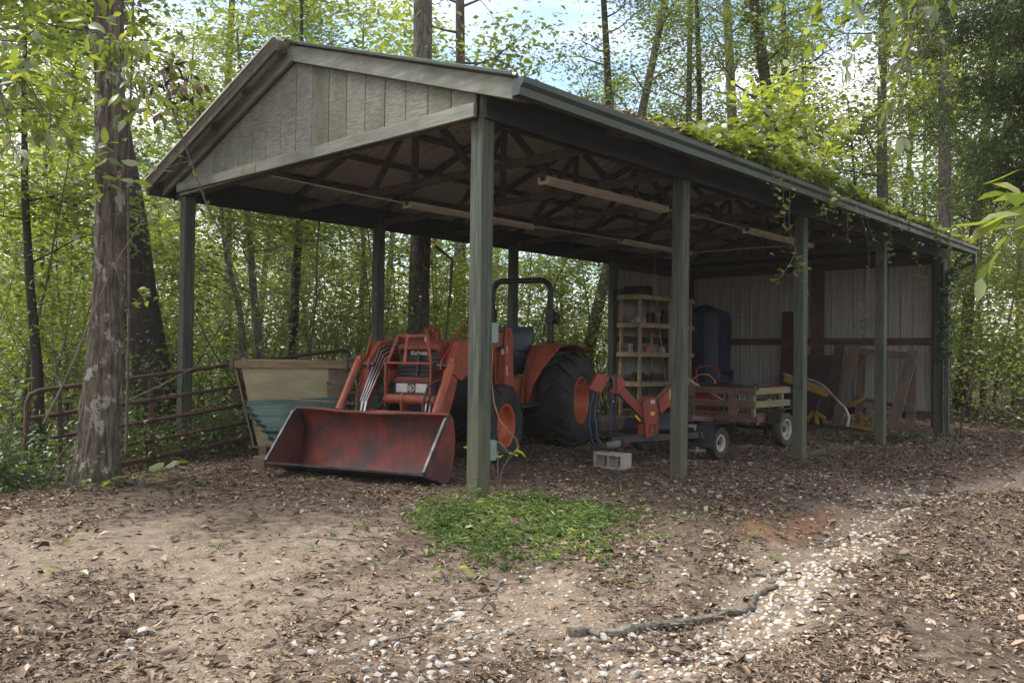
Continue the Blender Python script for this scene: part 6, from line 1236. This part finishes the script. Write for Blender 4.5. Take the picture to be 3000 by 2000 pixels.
# ---------------------------------------------------------------- green patch and weeds
lf_gr = LEAF('stiltgrass_blade', (.075, .12, .045), (.15, .215, .08), (.24, .28, .11), .3, .02)
def plants(name, label, X_, Y_, H_, per, size, leaf, aspect, kind='stuff', rng=rl_, tilt=.35):
    N = len(X_); g = gz(X_, Y_); u = rng.uniform(.25, 1, (N, per)); a = rng.uniform(0, 6.28, (N, per)); ln = rng.normal(0, .35, (N, 2))
    cx = X_[:, None] + ln[:, :1] * H_[:, None] * u + np.cos(a) * size * .45; cy_ = Y_[:, None] + ln[:, 1:] * H_[:, None] * u + np.sin(a) * size * .45; cz = g[:, None] + H_[:, None] * u
    C = np.stack([cx, cy_, cz], -1).reshape(-1, 3); D = np.stack([np.cos(a), np.sin(a), rng.normal(.12, .3, a.shape)], -1).reshape(-1, 3); tn = np.clip(np.repeat(.5 + .28 * snoise(X_, Y_, 2.5, 1), per) + rng.normal(0, .2, N * per), 0, 1)
    v, f, t = leaf_geo(C, size * rng.uniform(.6, 1.25, len(C)), rng, tilt, aspect, dirs=D, tone=tn, curl=.2); o = link(name, np_mesh(name, v, f, leaf, t)); tag(o, label, kind=kind); return o
x = rl_.uniform(-1.8, 1.7, 10500); y = rl_.uniform(-2.2, .7, 10500); edge = snoise(x, y, 2.0, 2) * .22 + rl_.normal(0, .15, 10500)
k = inpoly(x + edge, y + edge * .8, PATCH) & (rl_.uniform(0, 1, len(x)) < (.55 + .5 * snoise(x, y, 3.4, 3)) * (1.1 - .5 * sst(-.2, 1.0, x)) * np.exp(-((x + .1) / 1.0) ** 4 - ((y + .6) / .85) ** 4)) & ~((x > -.02) & (x < .16) & (y > -.02) & (y < .16)); x, y = x[k], y[k]
plants('grass_patch', 'bright green patch of low grass at the nearest post', x, y, rl_.gamma(2.2, .019, len(x)) * (1 + .9 * np.exp(-((x + .28) ** 2 + (y - .12) ** 2) / .05)), 6, .066, lf_gr, .17)
x = rl_.uniform(-1.8, 2.2, 700); y = rl_.uniform(-2.3, .5, 700); k = rl_.uniform(0, 1, 700) < np.exp(-((x - .2) ** 2 / 1.6 + (y + 1.0) ** 2 / .8)); plants('stray_grass', 'thin stray grass round the green patch', x[k], y[k], rl_.uniform(.02, .06, k.sum()), 5, .05, lf_gr, .26)
x = rl_.uniform(8.2, 12.0, 900); y = rl_.uniform(-1.0, 1.3, 900); k = rl_.uniform(0, 1, 900) < np.exp(-(((x - 10.2) / 1.2) ** 2 + ((y - .1 - .3 * (10.2 - x)) / .35) ** 2)); plants('ground_ivy', 'dark ivy creeping on the ground round the fourth post', x[k], y[k], rl_.uniform(.02, .07, k.sum()), 4, .07, lf_drk, .75)
# single weeds that can be picked out
def weed(lb, x, y, n_, h, size, leaf, aspect=.6, stem=True, nm='weed', spread=.12):
    e = empty(nm, gl(x, y), label=lb, cat='weed'); C = []; D = []; mb = MB()
    for k in range(n_):
        a = 2 * math.pi * k / n_ + rl_.normal(0, .3); q = rl_.uniform(.55, 1); r_ = spread * rl_.uniform(.4, 1); p = np.array([math.cos(a) * r_, math.sin(a) * r_, h * q]); mb.tube([(0, 0, -.01), (p[0] * .3, p[1] * .3, p[2] * .6), p], .003, 4); C.append(p + np.array([math.cos(a), math.sin(a), 0]) * size * .4); D.append((math.cos(a), math.sin(a), rl_.normal(.05, .2)))
    mb.build('stem', m_twig, e); v, f, t = leaf_geo(np.array(C), size * rl_.uniform(.8, 1.2, n_), rl_, .3, aspect, dirs=np.array(D), full=True); link('foliage', np_mesh('foliage', v, f, leaf, t), e)
weed('bright green seedling beside the front tractor tyre', .62, .38, 6, .42, .17, lf_bri, .5, spread=.2); weed('round leaved weed in front of the gate upright', -1.05, 3.35, 5, .22, .15, lf_mid, .95); weed('round leaved weed right of the big trunk', -1.45, 3.05, 9, .14, .12, lf_mid, .9, spread=.2); weed('low round leaved weed in front of big trunk', -1.85, 3.0, 7, .10, .10, lf_mid, .9)
weed('broad leaved weed at the left edge by gate', -2.35, 4.0, 9, .35, .16, lf_mid, .7, spread=.25); weed('small lime weed on the left litter', -2.72, 1.15, 4, .05, .07, lf_bri, .8); weed('spiky grass tuft before the trailer wheel', 5.35, -.35, 26, .14, .16, lf_drk, .06, spread=.1); weed('weed with dark leaves left of second post', 2.75, -.25, 6, .10, .09, lf_mid, .7); weed('pale weed behind second weed by post', 3.4, -.1, 5, .07, .07, lf_bri, .6)
weed('blue green ivy clump at third post', 6.6, -.15, 10, .12, .09, lf_drk, .7); weed('tiny weed in the sand left of patch', -2.05, .3, 4, .05, .06, lf_bri, .4); weed('tiny seedling in left litter', -2.95, .35, 5, .05, .07, lf_mid, .6); weed('seedling below the green patch', -1.45, -1.25, 6, .08, .07, lf_bri, .45); weed('tall grass blade before the bucket', -.35, 1.75, 5, .09, .10, lf_bri, .1)
# brown woodland floor litter
x = rl_.uniform(-6, 24, 26000); y = rl_.uniform(-7, 16, 26000); k = in_frame(x, y) & (wood_floor(x, y) > .3); x, y = x[k], y[k]; N = len(x); v, f, t = leaf_geo(np.stack([x, y, gz(x, y) + .02], 1), rl_.uniform(.06, .14, N), rl_, .4, .5, .15, .2, tone=rl_.uniform(0, .8, N)); tag(link('forest_litter', np_mesh('forest_litter', v, f, m_dead, t)), 'dead leaves on the woodland floor', kind='stuff')

# ---------------------------------------------------------------- thin evening haze among the trees
hz = MB().box(-80, 95, -80, 95, -3, 24).build('haze', None); tag(hz, 'thin pale haze hanging between the trees', kind='stuff')
hm = bpy.data.materials.new('haze_air'); hm.use_nodes = True; nt = hm.node_tree; nt.nodes.remove(nt.nodes['Principled BSDF'])
pv = nt.nodes.new('ShaderNodeVolumePrincipled'); pv.inputs['Density'].default_value = .0008; pv.inputs['Color'].default_value = (.93, .93, .88, 1); pv.inputs['Anisotropy'].default_value = .2
nt.links.new(pv.outputs[0], nt.nodes['Material Output'].inputs['Volume']); hz.data.materials.append(hm)
cy.volume_bounces = 0
